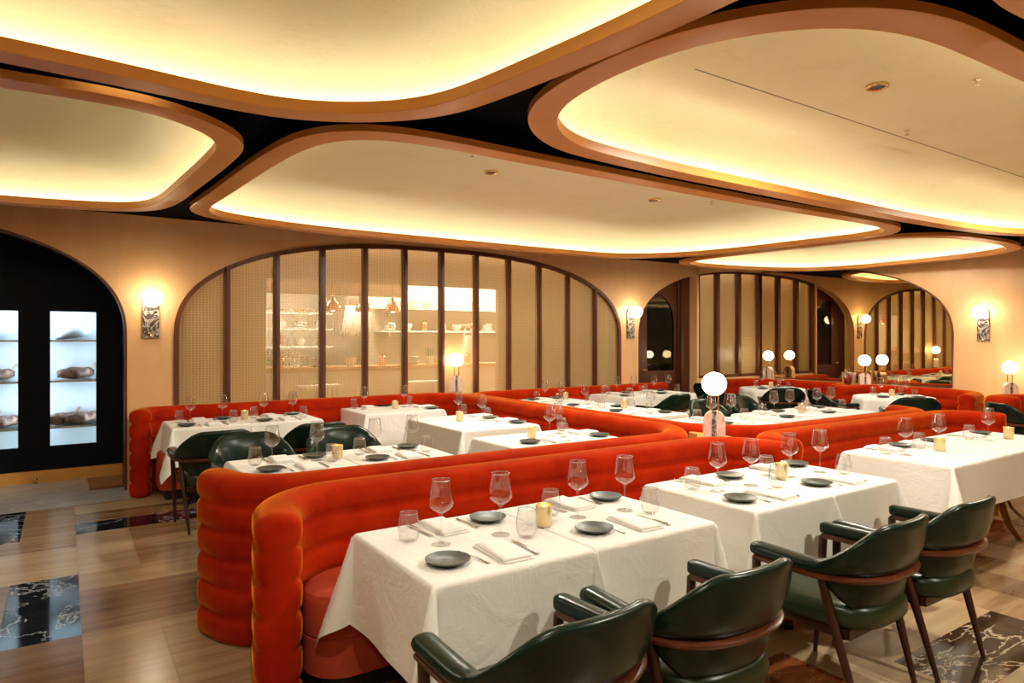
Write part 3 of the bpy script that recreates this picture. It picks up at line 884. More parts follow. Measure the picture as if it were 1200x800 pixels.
def make_water():
    outer = [(.026, .0), (.034, .004), (.042, .020), (.0465, .046), (.0462, .066), (.042, .096), (.0375, .118)]
    inner = [(rr - .0018, z + (.005 if z < .02 else 0)) for rr, z in outer[::-1]]
    r = thing('water_glass', '', 'water glass')
    obj('bowl', lathe([(0, 0)] + outer + inner[1:] + [(0, .006)], 26), 'crystal', r)
    obj('rim', lathe([(.0355, .1165), (.0378, .1160), (.0388, .118), (.0378, .1205), (.0358, .1195), (.0355, .1165)], 26), 'crystal_rim', r)
    return r
def make_fork():
    bm = bmesh.new()
    pts = [(0, -.095, .003), (0, -.06, .004), (0, -.01, .007), (0, .03, .004), (0, .045, .003)]
    tube(bm, pts, [.0065, .0055, .0032, .0035, .009], 8, .35)
    for k in range(4):
        x = -.0082 + k * .0055
        tube(bm, [(x, .045, .003), (x, .062, .0022), (x * .95, .082, .004), (x * .95, .093, .007)], [.0020, .0018, .0015, .0009], 6, .8)
    return tag(obj('fork', bm, 'steel'), '', 'fork')
def make_knife():
    r = thing('table_knife', '', 'knife')
    obj('handle', tube(bmesh.new(), [(0, -.11, .005), (0, -.07, .0055), (0, -.01, .0055)], [.0075, .0068, .005], 8, .55), 'steel', r)
    bm = bmesh.new()
    pts = [(-.004, -.01), (.005, -.01), (.010, .02), (.010, .07), (.006, .098), (.0, .108), (-.004, .09)]
    prism(pts, .0038, .0055, bm)
    obj('blade', bm, 'steel', r, smooth=False)
    return r
def make_napkin():
    bm = bmesh.new()
    def sheet(w, d, z, t, sk):
        n, k = 12, 16; top = []
        for i in range(n + 1):
            row = []
            for j in range(k + 1):
                x = (i / n - .5) * w; y = (j / k - .5) * d
                e = min(i, n - i, j, k - j); q = (.25, .8, 1.)[min(e, 2)]
                row.append(bm.verts.new((x + sk * y, y, z + t * q + (.002 * math.sin(40 * x + 3) * math.sin(30 * y) if e else 0))))
            top.append(row)
        for i in range(n):
            for j in range(k): bm.faces.new((top[i][j], top[i + 1][j], top[i + 1][j + 1], top[i][j + 1]))
        per = [top[0][j] for j in range(k + 1)] + [top[i][k] for i in range(1, n + 1)] + [top[n][j] for j in range(k - 1, -1, -1)] + [top[i][0] for i in range(n - 1, 0, -1)]
        bot = [bm.verts.new((v.co.x * .985, v.co.y * .985, z)) for v in per]
        m = len(per)
        for i in range(m): bm.faces.new((per[i], per[(i + 1) % m], bot[(i + 1) % m], bot[i]))
        bm.faces.new(bot)
    sheet(.135, .255, 0, .010, 0.); sheet(.130, .240, .0085, .013, .03)
    return tag(obj('napkin', bm, 'napkin_linen', sharp=None), '', 'napkin')
def make_votive():
    r = thing('votive_candle', '', 'candle')
    obj('holder', lathe([(0, 0), (.033, 0), (.036, .005), (.039, .090), (.0395, .095), (.0365, .095), (.0335, .010), (0, .008)], 26), 'votive_gold', r)
    obj('wax', lathe([(0, .008), (.033, .010), (.0355, .076), (.01, .072), (0, .071)], 20), 'wax', r)
    obj('flame', lathe([(0, .073), (.004, .079), (.0035, .086), (0, .097)], 10), 'flame', r)
    return r
PL, WG, WA, FK, KN, NP, VC = map(Kind, (make_plate, make_wine, make_water, make_fork, make_knife, make_napkin, make_votive))
def setting(cx, cy, ang, side, tdesc, jitter=0., wd=.0, skip=()):
    """a place setting; ang = direction from the table centre towards the diner, rotated from -Y"""
    rr = random.Random(hash((round(cx, 2), round(cy, 2), round(ang, 2))) & 0xffff)
    c, s = math.cos(ang), math.sin(ang)
    def at(x, y): return (cx + c * x - s * y, cy + s * x + c * y, ZT)
    j = lambda: rr.uniform(-.008, .008)
    lab = lambda t: '%s, %s of the %s' % (t, side, tdesc)
    if 'plate' not in skip: PL.put(at(-.205 + j(), -.195 + j()), ang, lab('dark grey side plate'), 'dark grey side plates')
    if 'fork' not in skip: FK.put(at(-.105 + j(), -.20 + j()), ang + rr.uniform(-.12, .2), lab('steel fork'), 'steel forks')
    if 'napkin' not in skip: NP.put(at(.03 + j(), -.205 + j()), ang + rr.uniform(-.1, .14), lab('folded white napkin'), 'folded white napkins')
    if 'knife' not in skip: KN.put(at(.135 + j(), -.20 + j()), ang + rr.uniform(-.08, .08), lab('steel table knife'), 'steel table knives')
    if 'wine' not in skip: WG.put(at(.15 + j(), .005 + j()), rr.uniform(0, 6), lab('stemmed wine glass'), 'stemmed wine glasses')
    if 'water' not in skip: WA.put(at(.225 + j(), -.10 + j()), rr.uniform(0, 6), lab('stemless water glass'), 'stemless water glasses')
def votive(x, y, tdesc): VC.put((x, y, ZT), 0, 'gold glass votive candle on the %s' % tdesc, 'gold votive candles')

# front four
F = 'front table'
rows = [(1.41, .725, 'W', 'front table nearest the curved banquette end'), (2.14, .725, 'E', 'second front table from the curved banquette end'),
        (3.135, .67, 'W', 'third front table from the curved banquette end'), (3.81, .67, 'E', 'fourth front table, beside the long table')]
for i, (x, w, free, td) in enumerate(rows):
    dining(x, 2.425, w, .75, td, 'E' if free == 'W' else 'W', .40, i + 1)
    setting(x, 2.425, 0, 'chair side', td)
    setting(x + .02, 2.455, PI, 'banquette side', td)
votive(1.80, 2.43, 'seam of the first two front tables'); votive(3.585, 2.44, 'seam of the third and fourth front tables')
# long table
td = 'long table on bronze feet'
lt = thing('long_table', 'long dining table on curved bronze feet under a white cloth', 'table', (5.92, 2.42, 0))
obj('tabletop', B((0, 0, .725), (2.1, .74, .04), 0, .006), 'counter_wood', lt)
for sx in (-.62, .62):
    obj('column', lathe([(0, .1), (.05, .1), (.04, .3), (.05, .66), (.16, .705), (0, .705)], 20, None, (sx, 0, 0)), 'bronze', lt)
    for a in range(4):
        t = PI / 4 + a * PI / 2
        pts = [(sx + math.cos(t) * r, math.sin(t) * r, z) for r, z in ((.04, .42), (.06, .30), (.12, .17), (.22, .07), (.33, .025), (.40, .014))]
        obj('curved_foot', tube(bmesh.new(), pts, [.03, .03, .03, .03, .028, .024], 10, .4), 'bronze', lt)
c = obj('tablecloth', cloth_mesh(2.12, .75, .34, '', 21), 'linen', None, sharp=None, loc=(5.92, 2.42, 0)); tag(c, 'white tablecloth draped over the long table on bronze feet', 'tablecloth', 'white tablecloths')
setting(5.22, 2.45, PI, 'first banquette place', td); setting(5.68, 2.43, PI, 'second banquette place', td); setting(6.52, 2.42, PI, 'third banquette place', td)
votive(5.47, 2.39, 'long table, nearer its first place'); votive(6.62, 2.36, 'long table, nearer its third place')
# wall pair by the niche
for i, (x, td, jn) in enumerate([(1.19, 'wall table beside the dark niche', 'E'), (1.90, 'second wall table from the dark niche', 'W')]):
    dining(x, 7.30, .70, .72, td, jn, .37, 30 + i); setting(x, 7.28, 0, 'chair side', td); setting(x, 7.31, PI, 'banquette side', td)
votive(1.56, 7.33, 'seam of the two wall tables by the niche')
for i, (x, td, jn) in enumerate([(1.285, 'second-row table beside the aisle', 'E'), (2.005, 'second-row table beside the divider tables', 'W')]):
    dining(x, 4.54, .715, .78, td, jn, .37, 40 + i); setting(x + .02, 4.60, 0, 'banquette side', td); setting(x, 4.55, PI, 'chair side', td)
votive(1.60, 4.60, 'seam of the two second-row tables')
td = 'corner table under the arched window'
dining(3.27, 7.48, .98, .84, td, '', .40, 51); setting(3.12, 7.62, PI, 'window side', td); setting(3.48, 7.42, PI / 2, 'divider side', td); votive(3.30, 7.45, td)
td = 'long divider table before the corner table'
dining(3.45, 5.90, .86, 1.15, td, '', .40, 52); setting(3.57, 5.72, PI / 2, 'loop end', td); setting(3.55, 6.20, PI / 2, 'window end', td); votive(3.36, 5.98, td)
td = 'divider table inside the banquette loop'
dining(3.42, 4.50, 1.06, .84, td, '', .40, 53); setting(3.32, 4.60, 0, 'near banquette side', td); setting(3.66, 4.58, PI / 2, 'divider side', td); votive(3.28, 4.60, td)
# far bay
for i, (x, td, jn) in enumerate([(7.00, 'far bay wall table under the window end', 'E'), (7.76, 'far bay wall table beside the dark door', 'W')]):
    dining(x, 7.40, .75, .72, td, jn, .37, 60 + i); setting(x, 7.38, 0, 'chair side', td); setting(x, 7.41, PI, 'banquette side', td)
td = 'far bay corner table behind the divider'
dining(5.55, 7.25, .78, .74, td, '', .37, 63); setting(5.55, 7.27, PI, 'window side', td); setting(5.52, 7.22, -PI / 2, 'divider side', td); votive(5.78, 7.30, td)
for i, (y, td) in enumerate([(6.34, 'upper far bay divider table'), (5.56, 'lower far bay divider table')]):
    dining(5.48, y, .74, .76, td, 'S' if i == 0 else 'N', .37, 64 + i); setting(5.50, y, -PI / 2, 'divider side', td); setting(5.47, y, PI / 2, 'open side', td, skip=('fork',))
votive(5.62, 5.96, 'seam of the far bay divider tables')
td = 'far bay table behind the marble lamp'
dining(5.57, 4.48, .76, .76, td, '', .37, 66); setting(5.6, 4.50, 0, 'banquette side', td); setting(5.57, 4.5, PI, 'open side', td)
for i, (x, td, jn) in enumerate([(6.62, 'first far bay table of the near row', 'E'), (7.42, 'second far bay table of the near row', 'W')]):
    dining(x, 4.48, .80, .76, td, jn, .37, 67 + i); setting(x, 4.50, 0, 'banquette side', td); setting(x, 4.50, PI, 'chair side', td)
votive(7.02, 4.52, 'seam of the far bay near-row tables')
# round tables by the mirror
def round_cloth(r, drop, seed):
    bm = bmesh.new(); n = 96; rn = random.Random(seed); p1, p2 = rn.random() * 6, rn.random() * 6
    rs = []
    for s in (.15, .35, .55, .75, .9, .975): rs.append([bm.verts.new((r * s * math.cos(2 * PI * i / n), r * s * math.sin(2 * PI * i / n), .752)) for i in range(n)])
    for k in range(9):
        t = k / 8; row = []
        for i in range(n):
            a = 2 * PI * i / n
            q = r + .008 + t * (.05 + .045 * math.sin(9 * a + p1) + .018 * math.sin(17 * a + p2))
            dr = drop * (1 + .13 * math.sin(4 * a + p2))
            row.append(bm.verts.new((q * math.cos(a), q * math.sin(a), .748 - t * dr)))
        rs.append(row)
    for a, b in zip(rs, rs[1:]): ring_between(bm, a, b)
    bm.faces.new(rs[0]); return bm
def make_round():
    r = thing('round_table', '', 'table')
    obj('tabletop', lathe([(0, .705), (.50, .705), (.51, .725), (.50, .745), (0, .745)], 48), 'counter_wood', r)
    obj('column', lathe([(0, .03), (.06, .03), (.045, .08), (.045, .66), (.14, .70), (0, .70)], 18), 'black_metal', r)
    obj('base', lathe([(0, 0), (.30, 0), (.30, .015), (.06, .04), (0, .04)], 32), 'black_metal', r)
    return r
RT = Kind(make_round)
for (x, y, td, angs, sd) in ((9.98, 6.98, 'round table in the mirror corner', (-.75, .85, 2.4), 81), (10.02, 5.00, 'round table before the arched mirror', (-.85, .75, 2.3), 82)):
    RT.put((x, y, 0), 0, 'cloth-covered %s' % td, 'round tables by the mirror')
    tag(obj('tablecloth', round_cloth(.515, .42, sd), 'linen', None, sharp=None, loc=(x, y, 0)), 'white tablecloth draped over the %s' % td, 'tablecloth', 'white tablecloths')
    for a, sdn in zip(angs, ('open side', 'banquette arm side', 'mirror side')):
        setting(x + .07 * math.sin(a), y - .07 * math.cos(a), a, sdn, td)
    votive(x + .02, y + .03, td)

# ------------------------------------------------------------------ chairs
def chair_plan(s):
    """s in [-1, 1] round the back from one arm tip to the other; returns point, outward normal"""
    L1, A = .20, .0
    total = 1.
    k = abs(s)
    sg = 1 if s >= 0 else -1
    if k > .72:                       # straight arm
        t = (k - .72) / .28
        return Vector((sg * (.292 - .012 * t), -.01 + .22 * t)), Vector((sg, .05))
    a = k / .72 * PI / 2
    n = 2.5
    x = .292 * math.sin(a) ** (2 / n); y = -.01 - .265 * math.cos(a) ** (2 / n)
    nx = math.sin(a) ** (2 - 2 / n); ny = -math.cos(a) ** (2 - 2 / n)
    return Vector((sg * x, y)), Vector((sg * nx, ny)).normalized()
def smooth01(x): x = max(0., min(1., x)); return x * x * (3 - 2 * x)
def make_chair():
    r = thing('armchair', '', 'chair')
    # upholstered band: tall round the back, low along the arms
    bm = bmesh.new(); rings = []
    N = 64; zb = .605
    sec = []
    M = 16
    for i in range(-3, N + 4):
        s = -1 + 2 * min(max(i, 0), N) / N
        p, nn = chair_plan(s)
        e = 0 if 0 <= i <= N else (-i if i < 0 else i - N)
        sc = math.cos(min(1., e / 3.2) * PI / 2)
        p = p + Vector((0, .028 * math.sin(e / 3.2 * PI / 2)))
        k = abs(s)
        zt = .662 + .176 * (1 - smooth01((k - .16) / .50))
        lean = .045 * (1 - smooth01((k - .35) / .35))
        th = .036 - .008 * (1 - smooth01((k - .5) / .25))
        ring = []
        for q in range(M):
            a = 2 * PI * q / M
            cn, sn = math.cos(a), math.sin(a)
            hx = th * math.copysign(abs(cn) ** .7, cn); hz = math.copysign(abs(sn) ** .55, sn)
            z = (zb + zt) / 2 + hz * (zt - zb) / 2 * (.35 + .65 * sc)
            f = (z - zb) / max(.05, zt - zb)
            # gentle outward belly and a padded top roll
            o = hx * sc + lean * f + .012 * math.sin(PI * min(1, max(0, f))) * (1 if cn > 0 else .3) + (.010 * smooth01((f - .8) / .15) if k < .6 else 0)
            ring.append(bm.verts.new((p.x + nn.x * o, p.y + nn.y * o, z)))
        rings.append(ring)
    for a, b in zip(rings, rings[1:]): ring_between(bm, a, b)
    bm.faces.new(rings[0]); bm.faces.new(rings[-1])
    obj('backrest', bm, 'green_leather', r, sharp=None)
    # bent rail under the band
    bm = bmesh.new(); rings = []
    for i in range(N + 1):
        s = -1 + 2 * i / N; p, nn = chair_plan(s)
        q = [(-.024, .585), (.030, .585), (.040, .592), (.042, .604), (.030, .612), (-.024, .612)]
        rings.append([bm.verts.new((p.x + nn.x * o, p.y + nn.y * o, z)) for o, z in q])
    for a, b in zip(rings, rings[1:]):
        for k in range(6): bm.faces.new((a[k], a[(k + 1) % 6], b[(k + 1) % 6], b[k]))
    bm.faces.new(rings[0]); bm.faces.new(rings[-1])
    obj('arm_rail', bm, 'rail_wood', r, sharp=50)
    # lower back shell, narrowing to the seat
    bm = bmesh.new(); g0, g1 = [], []
    for v in range(9):
        t = v / 8; half = .60 * (1 - .50 * t ** 1.8); z = .60 - .165 * t
        r0, r1 = [], []
        for i in range(25):
            s = -half + 2 * half * i / 24
            p, nn = chair_plan(s)
            o = -.004 - .035 * t + .012 * math.sin(PI * t)
            r0.append(bm.verts.new((p.x + nn.x * o, p.y + nn.y * o, z))); r1.append(bm.verts.new((p.x + nn.x * (o - .03), p.y + nn.y * (o - .03), z)))
        g0.append(r0); g1.append(r1)
    for g in (g0, g1):
        for a, b in zip(g, g[1:]):
            for i in range(24): bm.faces.new((a[i], a[i + 1], b[i + 1], b[i]))
    for a, b in zip(g0, g0[1:]): pass
    for k in (0, 24):
        for v in range(8): bm.faces.new((g0[v][k], g0[v + 1][k], g1[v + 1][k], g1[v][k]))
    for i in range(24): bm.faces.new((g0[8][i], g0[8][i + 1], g1[8][i + 1], g1[8][i]))
    obj('lower_back', bm, 'green_leather', r, sharp=None)
    # seat cushion
    bm = bmesh.new(); n = 56; rs = []
    def se(a, sx, sy, e=3.4):
        c, s = math.cos(a), math.sin(a)
        return math.copysign(abs(c) ** (2 / e), c) * sx, math.copysign(abs(s) ** (2 / e), s) * sy
    for k, z in ((.90, .372), (.97, .378), (1., .395), (1.005, .425), (.985, .452), (.94, .468), (.80, .476), (.5, .478), (.2, .477)):
        row = []
        for i in range(n):
            x, y = se(2 * PI * i / n, .258 * k, .262 * k)
            row.append(bm.verts.new((x * (1 + .06 * (y / .26)), y + .0, z)))
        rs.append(row)
    for a, b in zip(rs, rs[1:]): ring_between(bm, a, b)
    bm.faces.new(rs[0]); bm.faces.new(rs[-1])
    obj('seat', bm, 'seat_leather', r, sharp=None)
    bm = bmesh.new()
    for sy in (-.17, .19): box(bm, (0, sy, .352), (.44, .03, .045), 0, .004)
    for sx in (-.215, .215): box(bm, (sx, .01, .352), (.03, .36, .045), 0, .004)
    obj('seat_frame', bm, 'chair_leg_wood', r, sharp=30)
    for s in (-1, 1):
        obj('leg', tube(bmesh.new(), [(s * .272, -.085, .600), (s * .262, -.12, .45), (s * .247, -.19, .2), (s * .236, -.245, 0)], [.019, .021, .017, .011], 12), 'chair_leg_wood', r)
        obj('leg', tube(bmesh.new(), [(s * .283, .205, .602), (s * .280, .222, .585), (s * .272, .225, .42), (s * .262, .235, .2), (s * .255, .25, 0)], [.017, .02, .02, .016, .010], 12), 'chair_leg_wood', r)
    return r
CH = Kind(make_chair)
G = 'dark green leather armchairs'
for x, y, rz, lab in (
    (1.24, 1.72, .03, 'green leather armchair nearest the camera, pushed under the first front table'),
    (1.93, 1.72, -.02, 'green leather armchair at the second front table'),
    (2.95, 1.73, .02, 'green leather armchair at the third front table'),
    (3.60, 1.72, 0, 'green leather armchair at the fourth front table, feet on brown marble'),
    (1.07, 6.24, .05, 'dark leather armchair facing the wall table beside the niche'),
    (1.95, 6.30, -.03, 'dark leather armchair facing the second wall table from the niche'),
    (1.24, 5.36, PI + .04, 'dark leather armchair across the second-row table beside the aisle'),
    (1.98, 5.36, PI, 'dark leather armchair across the second-row table beside the divider tables'),
    (6.98, 6.62, .05, 'dark leather armchair at the far bay wall table under the window end'),
    (7.72, 6.62, 0, 'dark leather armchair at the far bay wall table beside the dark door'),
    (6.65, 5.36, PI, 'dark leather armchair across the first far bay near-row table'),
    (7.45, 5.38, PI + .1, 'dark leather armchair across the second far bay near-row table'),
    (9.42, 6.42, -.75, 'dark leather armchair at the round table in the mirror corner'),
    (9.50, 5.60, -2.2, 'dark leather armchair between the two round tables, turned sideways'),
    (9.35, 4.45, -.85, 'dark leather armchair at the round table before the arched mirror'),
    (9.25, 7.55, -1.6, 'dark leather armchair behind the round table by the dark door'),
    (9.42, 3.20, -2.2, 'dark leather armchair below the end wall sconce'),
):
    CH.put((x, y, 0), rz, lab, G)

# ------------------------------------------------------------------ display fridge in the niche
fz = thing('display_fridge', 'black display refrigerator with lit glass doors in the dark niche', 'fridge', (-2.3, 9.1, .13))
def fb(n, c, s, mt, par=fz, bev=0.): return obj(n, B((c[0] + 2.3, c[1] - 9.1, c[2] - .13), s, 0, bev), mt, par, smooth=False)
panes = [(-3.01, -2.51), (-1.94, -1.45), (-.90, -.42), (-.13, .31)]
edges = [-5.0] + [e for p in panes for e in p] + [.57]
bm = bmesh.new()
for a, b in zip(edges[::2], edges[1::2]): box(bm, ((a + b) / 2 + 2.3, .03, 1.45), (b - a, .06, 2.90))
for a, b in panes:
    box(bm, ((a + b) / 2 + 2.3, .03, .13), (b - a, .06, .26)); box(bm, ((a + b) / 2 + 2.3, .03, 2.335), (b - a, .06, 1.13))
obj('cabinet_front', bm, 'niche_black', fz, smooth=False)
fb('back_panel', (-2.2, 9.40, 1.3), (5.6, .02, 2.0), 'fridge_white')
fb('bottom_panel', (-2.2, 9.27, .33), (5.6, .26, .02), 'fridge_white'); fb('top_panel', (-2.2, 9.27, 2.0), (5.6, .26, .02), 'fridge_white')
for a, b in panes:
    fb('glass_door', ((a + b) / 2, 9.115, 1.15), (b - a + .01, .008, 1.54), 'fridge_glass')
    for z in (.60, 1.12, 1.58):
        sh = fb('shelf', ((a + b) / 2, 9.27, z - .012), (b - a + .10, .24, .02), 'bright_steel')
    fb('light_tube', ((a + b) / 2, 9.16, 1.93), (b - a, .025, .02), 'fridge_led')
    for s in (a - .02, b + .02): fb('light_tube', (s, 9.17, 1.15), (.012, .02, 1.5), 'fridge_led')
struct('baseboard_niche', B((-2.2, 9.11, .066), (5.55, .10, .131)), 'ledge_wood')
def meat_bm(seed, L=.3, r=.06):
    rn = random.Random(seed); bm = bmesh.new(); pts, rad = [], []
    for k in range(9):
        t = k / 8; pts.append((L * (t - .5), .01 * math.sin(5 * t + seed), r * .8 + .02 * t))
        rad.append(r * (.35 + .75 * math.sin(PI * min(.97, max(.05, t))) ** .5) * (1 + rn.uniform(-.12, .12)))
    tube(bm, pts, rad, 14, .75)
    for v in bm.verts: v.co += v.co.normalized() * .012 * noise.noise(v.co * 22 + Vector((seed, 0, 0)))
    return bm
def make_joint():
    r = thing('beef_rib', '', 'meat')
    obj('meat', meat_bm(3, .36, .085), 'beef', r)
    obj('rib_bone', tube(bmesh.new(), [(.10, 0, .09), (.16, 0, .13), (.21, 0, .19)], [.016, .013, .018], 8), 'bone', r)
    return r
BR = Kind(make_joint)
pn = {-2.76: 'fourth', -1.69: 'third', -.66: 'second', .09: 'first'}
for (a, b) in panes:
    c = (a + b) / 2; nm = {0: 'hidden door far along', 1: 'third door', 2: 'door cut by the photo edge', 3: 'door beside the wall'}[panes.index((a, b))]
    if panes.index((a, b)) < 2: continue
    for (dx, z, w, rz) in ((.02, 1.12, 'middle shelf', .2), (-.12, .60, 'bottom shelf, outer', .5), (.08, .60, 'bottom shelf, inner', .35)):
        BR.put((c + dx, 9.27, z), rz, 'dark aged beef rib on the %s, fridge %s' % (w, nm), 'beef ribs in the fridge')
    o = tag(obj('wrapped_fish', meat_bm(8 + c, .34, .075), 'wrap_white', None, loc=(c, 9.27, 1.585)), 'pale wrapped joint on the top shelf behind the fridge %s' % nm, 'meat', 'wrapped joints in the fridge'); o.rotation_euler = (0, -.15, .1)
    tag(obj('drip_tray', prism(round_poly([(-.08, -.06), (.08, -.06), (.08, .06), (-.08, .06)], .03), 0, .03), 'wrap_white', None, loc=(c + .03, 9.25, .34)), 'small pale tray on the fridge floor, %s' % nm, 'tray', 'trays in the fridge')
tag(obj('door_stop', lathe([(0, 0), (.022, 0), (.024, .01), (.014, .02), (.014, .04), (.02, .05), (.016, .062), (0, .066)], 18), 'brass', None, loc=(-.26, 8.98, .003)), 'small brass door stop on the niche floor', 'door stop')

# ------------------------------------------------------------------ kitchen behind the window
KY = 8.80
# solid wall behind the mesh with the serving opening
kx0, kx1, kz0, kz1 = 2.13, 5.63, .2, 2.36
bm = bmesh.new()
for (xa, xb, za, zb) in ((.70, kx0, 0, 3.05), (kx1, 8.0, 0, 3.05), (kx0, kx1, kz1, 3.05), (kx0, kx1, 0, kz0)):
    box(bm, ((xa + xb) / 2, KY + .04, (za + zb) / 2), (xb - xa, .08, zb - za))
struct('wall_kitchen_front', bm, 'plaster_beige')
tag(obj('passage_light', B((4.3, 8.62, 3.02), (6.6, .10, .03)), 'passage_led', smooth=False), 'long light strip over the passage behind the woven mesh window', 'light')  # fill glow added above the arch, lights the mesh from behind
struct('wall_kitchen_back', B((4.9, 12.56, 1.5), (9.0, .1, 3.1)), 'kitchen_wall')
struct('wall_kitchen_left', B((.75, 10.7, 1.5), (.1, 3.8, 3.1)), 'kitchen_wall')
struct('wall_kitchen_right', B((9.4, 10.9, 1.5), (.1, 3.6, 3.1)), 'kitchen_wall')
struct('ceiling_kitchen', B((4.9, 10.7, 3.07), (9.0, 4.1, .04)), 'kitchen_white')
for x in (2.6, 4.4, 6.2, 8.): tag(obj('ceiling_light', B((x, 10.6, 3.035), (.9, .5, .03)), 'kitchen_led', smooth=False), 'bright kitchen ceiling light panel, %s from the niche' % {2.6: 'first', 4.4: 'second', 6.2: 'third', 8.: 'fourth'}[x], 'light', 'kitchen ceiling lights')
ct = thing('kitchen_counter', 'wooden topped kitchen pass seen through the mesh window', 'counter', (4.9, 9.85, 0))
obj('worktop', B((0, 0, 1.15), (6.6, .55, .05), 0, .008), 'counter_wood', ct); obj('front_panel', B((0, .04, .56), (6.5, .45, 1.12)), 'kitchen_white', ct, smooth=False)
def make_pend():
    r = thing('heat_lamp', '', 'pendant lamp')
    obj('cord', tube(bmesh.new(), [(0, 0, .26), (0, 0, 1.03)], .012, 8), 'copper', r)
    obj('shade', lathe([(.012, .27), (.03, .25), (.04, .19), (.09, .15), (.125, .08), (.13, .03), (.12, .03), (.085, .13), (.02, .17), (0, .18)], 26), 'copper', r)
    obj('bulb', ball(.04, (0, 0, .06), 14, 10), 'globe_glow', r)
    return r
HP = Kind(make_pend)
for x, l in ((3.35, 'copper pendant heat lamp over the pass, nearest the niche'), (3.84, 'copper pendant heat lamp over the pass, middle of three'), (4.32, 'copper pendant heat lamp over the pass, beside the dish shelves')):
    HP.put((x, 9.85, 1.98), 0, l, 'copper pendant heat lamps')
# shelving against the back wall
for (x0, x1, y, z, l) in ((4.6, 7.6, 11.2, 1.72, 'lower dish shelf on the kitchen wall'), (4.6, 7.6, 11.2, 2.13, 'upper dish shelf on the kitchen wall'), (2.5, 3.9, 11.6, 1.45, 'lowest steel shelf of the kitchen line'), (2.5, 3.9, 11.6, 1.75, 'middle steel shelf of the kitchen line'), (2.5, 3.9, 11.6, 2.02, 'topmost steel shelf of the kitchen line')):
    sh = thing('kitchen_shelf', l, 'shelf', ((x0 + x1) / 2, y, z))
    obj('board', B((0, 0, 0), (x1 - x0, .34, .03)), 'kitchen_white', sh, smooth=False)
    for s in (-.42, .42): obj('bracket', B((s * (x1 - x0), .06, -.06), (.025, .2, .10)), 'bright_steel', sh, smooth=False)
struct('wall_kitchen_partition', B((6.1, 11.42, 1.5), (3.2, .08, 3.05)), 'kitchen_wall')
hd = thing('extractor_hood', 'small pale steel extractor hood between the steel shelves and dish shelves', 'extractor hood', (4.22, 11.5, 1.62))
bm = bmesh.new()
rs = [[bm.verts.new((sx * a, sy * b, z)) for sx, sy in ((-1, -1), (1, -1), (1, 1), (-1, 1))] for a, b, z in ((.26, .3, 0), (.26, .3, .06), (.12, .14, .55), (.12, .14, 1.4))]
for a, b in zip(rs, rs[1:]): ring_between(bm, a, b)
bm.faces.new(rs[0]); bm.faces.new(rs[-1]); obj('canopy', bm, 'bright_steel', hd, smooth=False)
struct('trim_4', B((3.0, 10.5, 2.68), (3.6, .12, .78)), 'plaster_beige')
ov = thing('oven_stack', 'steel double oven stack under the steel kitchen shelves', 'oven', (2.95, 11.9, 0))
obj('body', B((0, 0, .70), (.9, .6, 1.36), 0, .01), 'bright_steel', ov, smooth=False)
for z in (.42, .98):
    dd = obj('oven_door', B((0, -.31, z), (.78, .03, .46), 0, .006), 'kitchen_white', ov, smooth=False)
    obj('handle', tube(bmesh.new(), [(-.3, -.36, z + .18), (.3, -.36, z + .18)], .014, 8), 'bright_steel', dd)
def make_pan():
    r = thing('frying_pan', '', 'pan')
    obj('body', lathe([(0, 0), (.09, 0), (.115, .045), (.118, .045), (.094, .006), (0, .006)], 22), 'copper', r)
    obj('handle', tube(bmesh.new(), [(.11, 0, .038), (.2, 0, .055), (.3, 0, .06)], .011, 8), 'steel', r)
    return r
PN = Kind(make_pan)
for i in range(4): PN.put((2.7 + i * .34, 11.55, 2.036), .5 + i, '%s on the topmost steel kitchen shelf, %s from the niche' % ('copper frying pan', ('first', 'second', 'third', 'fourth')[i]), 'copper pans')
rk = thing('utensil_rack', 'steel rail of hanging ladles over the kitchen pass', 'utensil rack', (3.2, 11.3, 1.30))
obj('rail', tube(bmesh.new(), [(-.6, 0, 0), (.6, 0, 0)], .012, 8), 'bright_steel', rk)
for i in range(7):
    x = -.5 + i * .165
    bm = tube(bmesh.new(), [(x, 0, 0), (x, -.015, -.08), (x, -.01, -.20)], .006, 6); lathe([(0, -.24), (.035, -.225), (.042, -.195), (.034, -.20), (0, -.22)], 14, bm, (x, -.01, 0))
    obj('ladle', bm, 'bright_steel', rk)
pt = thing('potted_herb', 'green herb in a pale pot on the kitchen pass', 'plant', (4.95, 9.82, 1.176))
obj('pot', lathe([(0, 0), (.055, 0), (.07, .13), (.062, .13), (.05, .02), (0, .02)], 18), 'white_ceramic', pt)
bm = bmesh.new(); rq = random.Random(5)
for i in range(26):
    a_, b2 = rq.random() * 6.28, rq.uniform(.2, 1.); q = Vector((math.cos(a_) * .09 * b2, math.sin(a_) * .09 * b2, .13 + .16 * rq.random()))
    tube(bm, [(q.x * .2, q.y * .2, .10), tuple(q), (q.x * 1.35, q.y * 1.35, q.z + .015)], [.003, .014, .002], 6, .35)
obj('foliage', bm, 'leaf_green', pt)
def dish(rad, n, h): 
    pr = [(0, 0)]
    for k in range(n): pr += [(rad * .6, k * h), (rad, k * h + h * .8), (rad * .98, k * h + h)]
    return lathe(pr + [(0, n * h)], 20)
D1 = Kind(lambda: tag(obj('plate_stack', dish(.11, 6, .022), 'white_ceramic'), '', 'plates'))
D2 = Kind(lambda: tag(obj('bowl_stack', lathe([(0, 0), (.04, 0), (.09, .07), (.092, .10), (.09, .13), (.085, .13), (.04, .03), (0, .03)], 18), 'white_ceramic'), '', 'bowls'))
D3 = Kind(lambda: tag(obj('storage_jar', lathe([(0, 0), (.05, 0), (.055, .02), (.055, .13), (.04, .15), (.045, .155), (.045, .18), (0, .185)], 18), 'copper'), '', 'jar'))
DN = ['stack of white plates', 'white bowl', 'coppery storage jar']
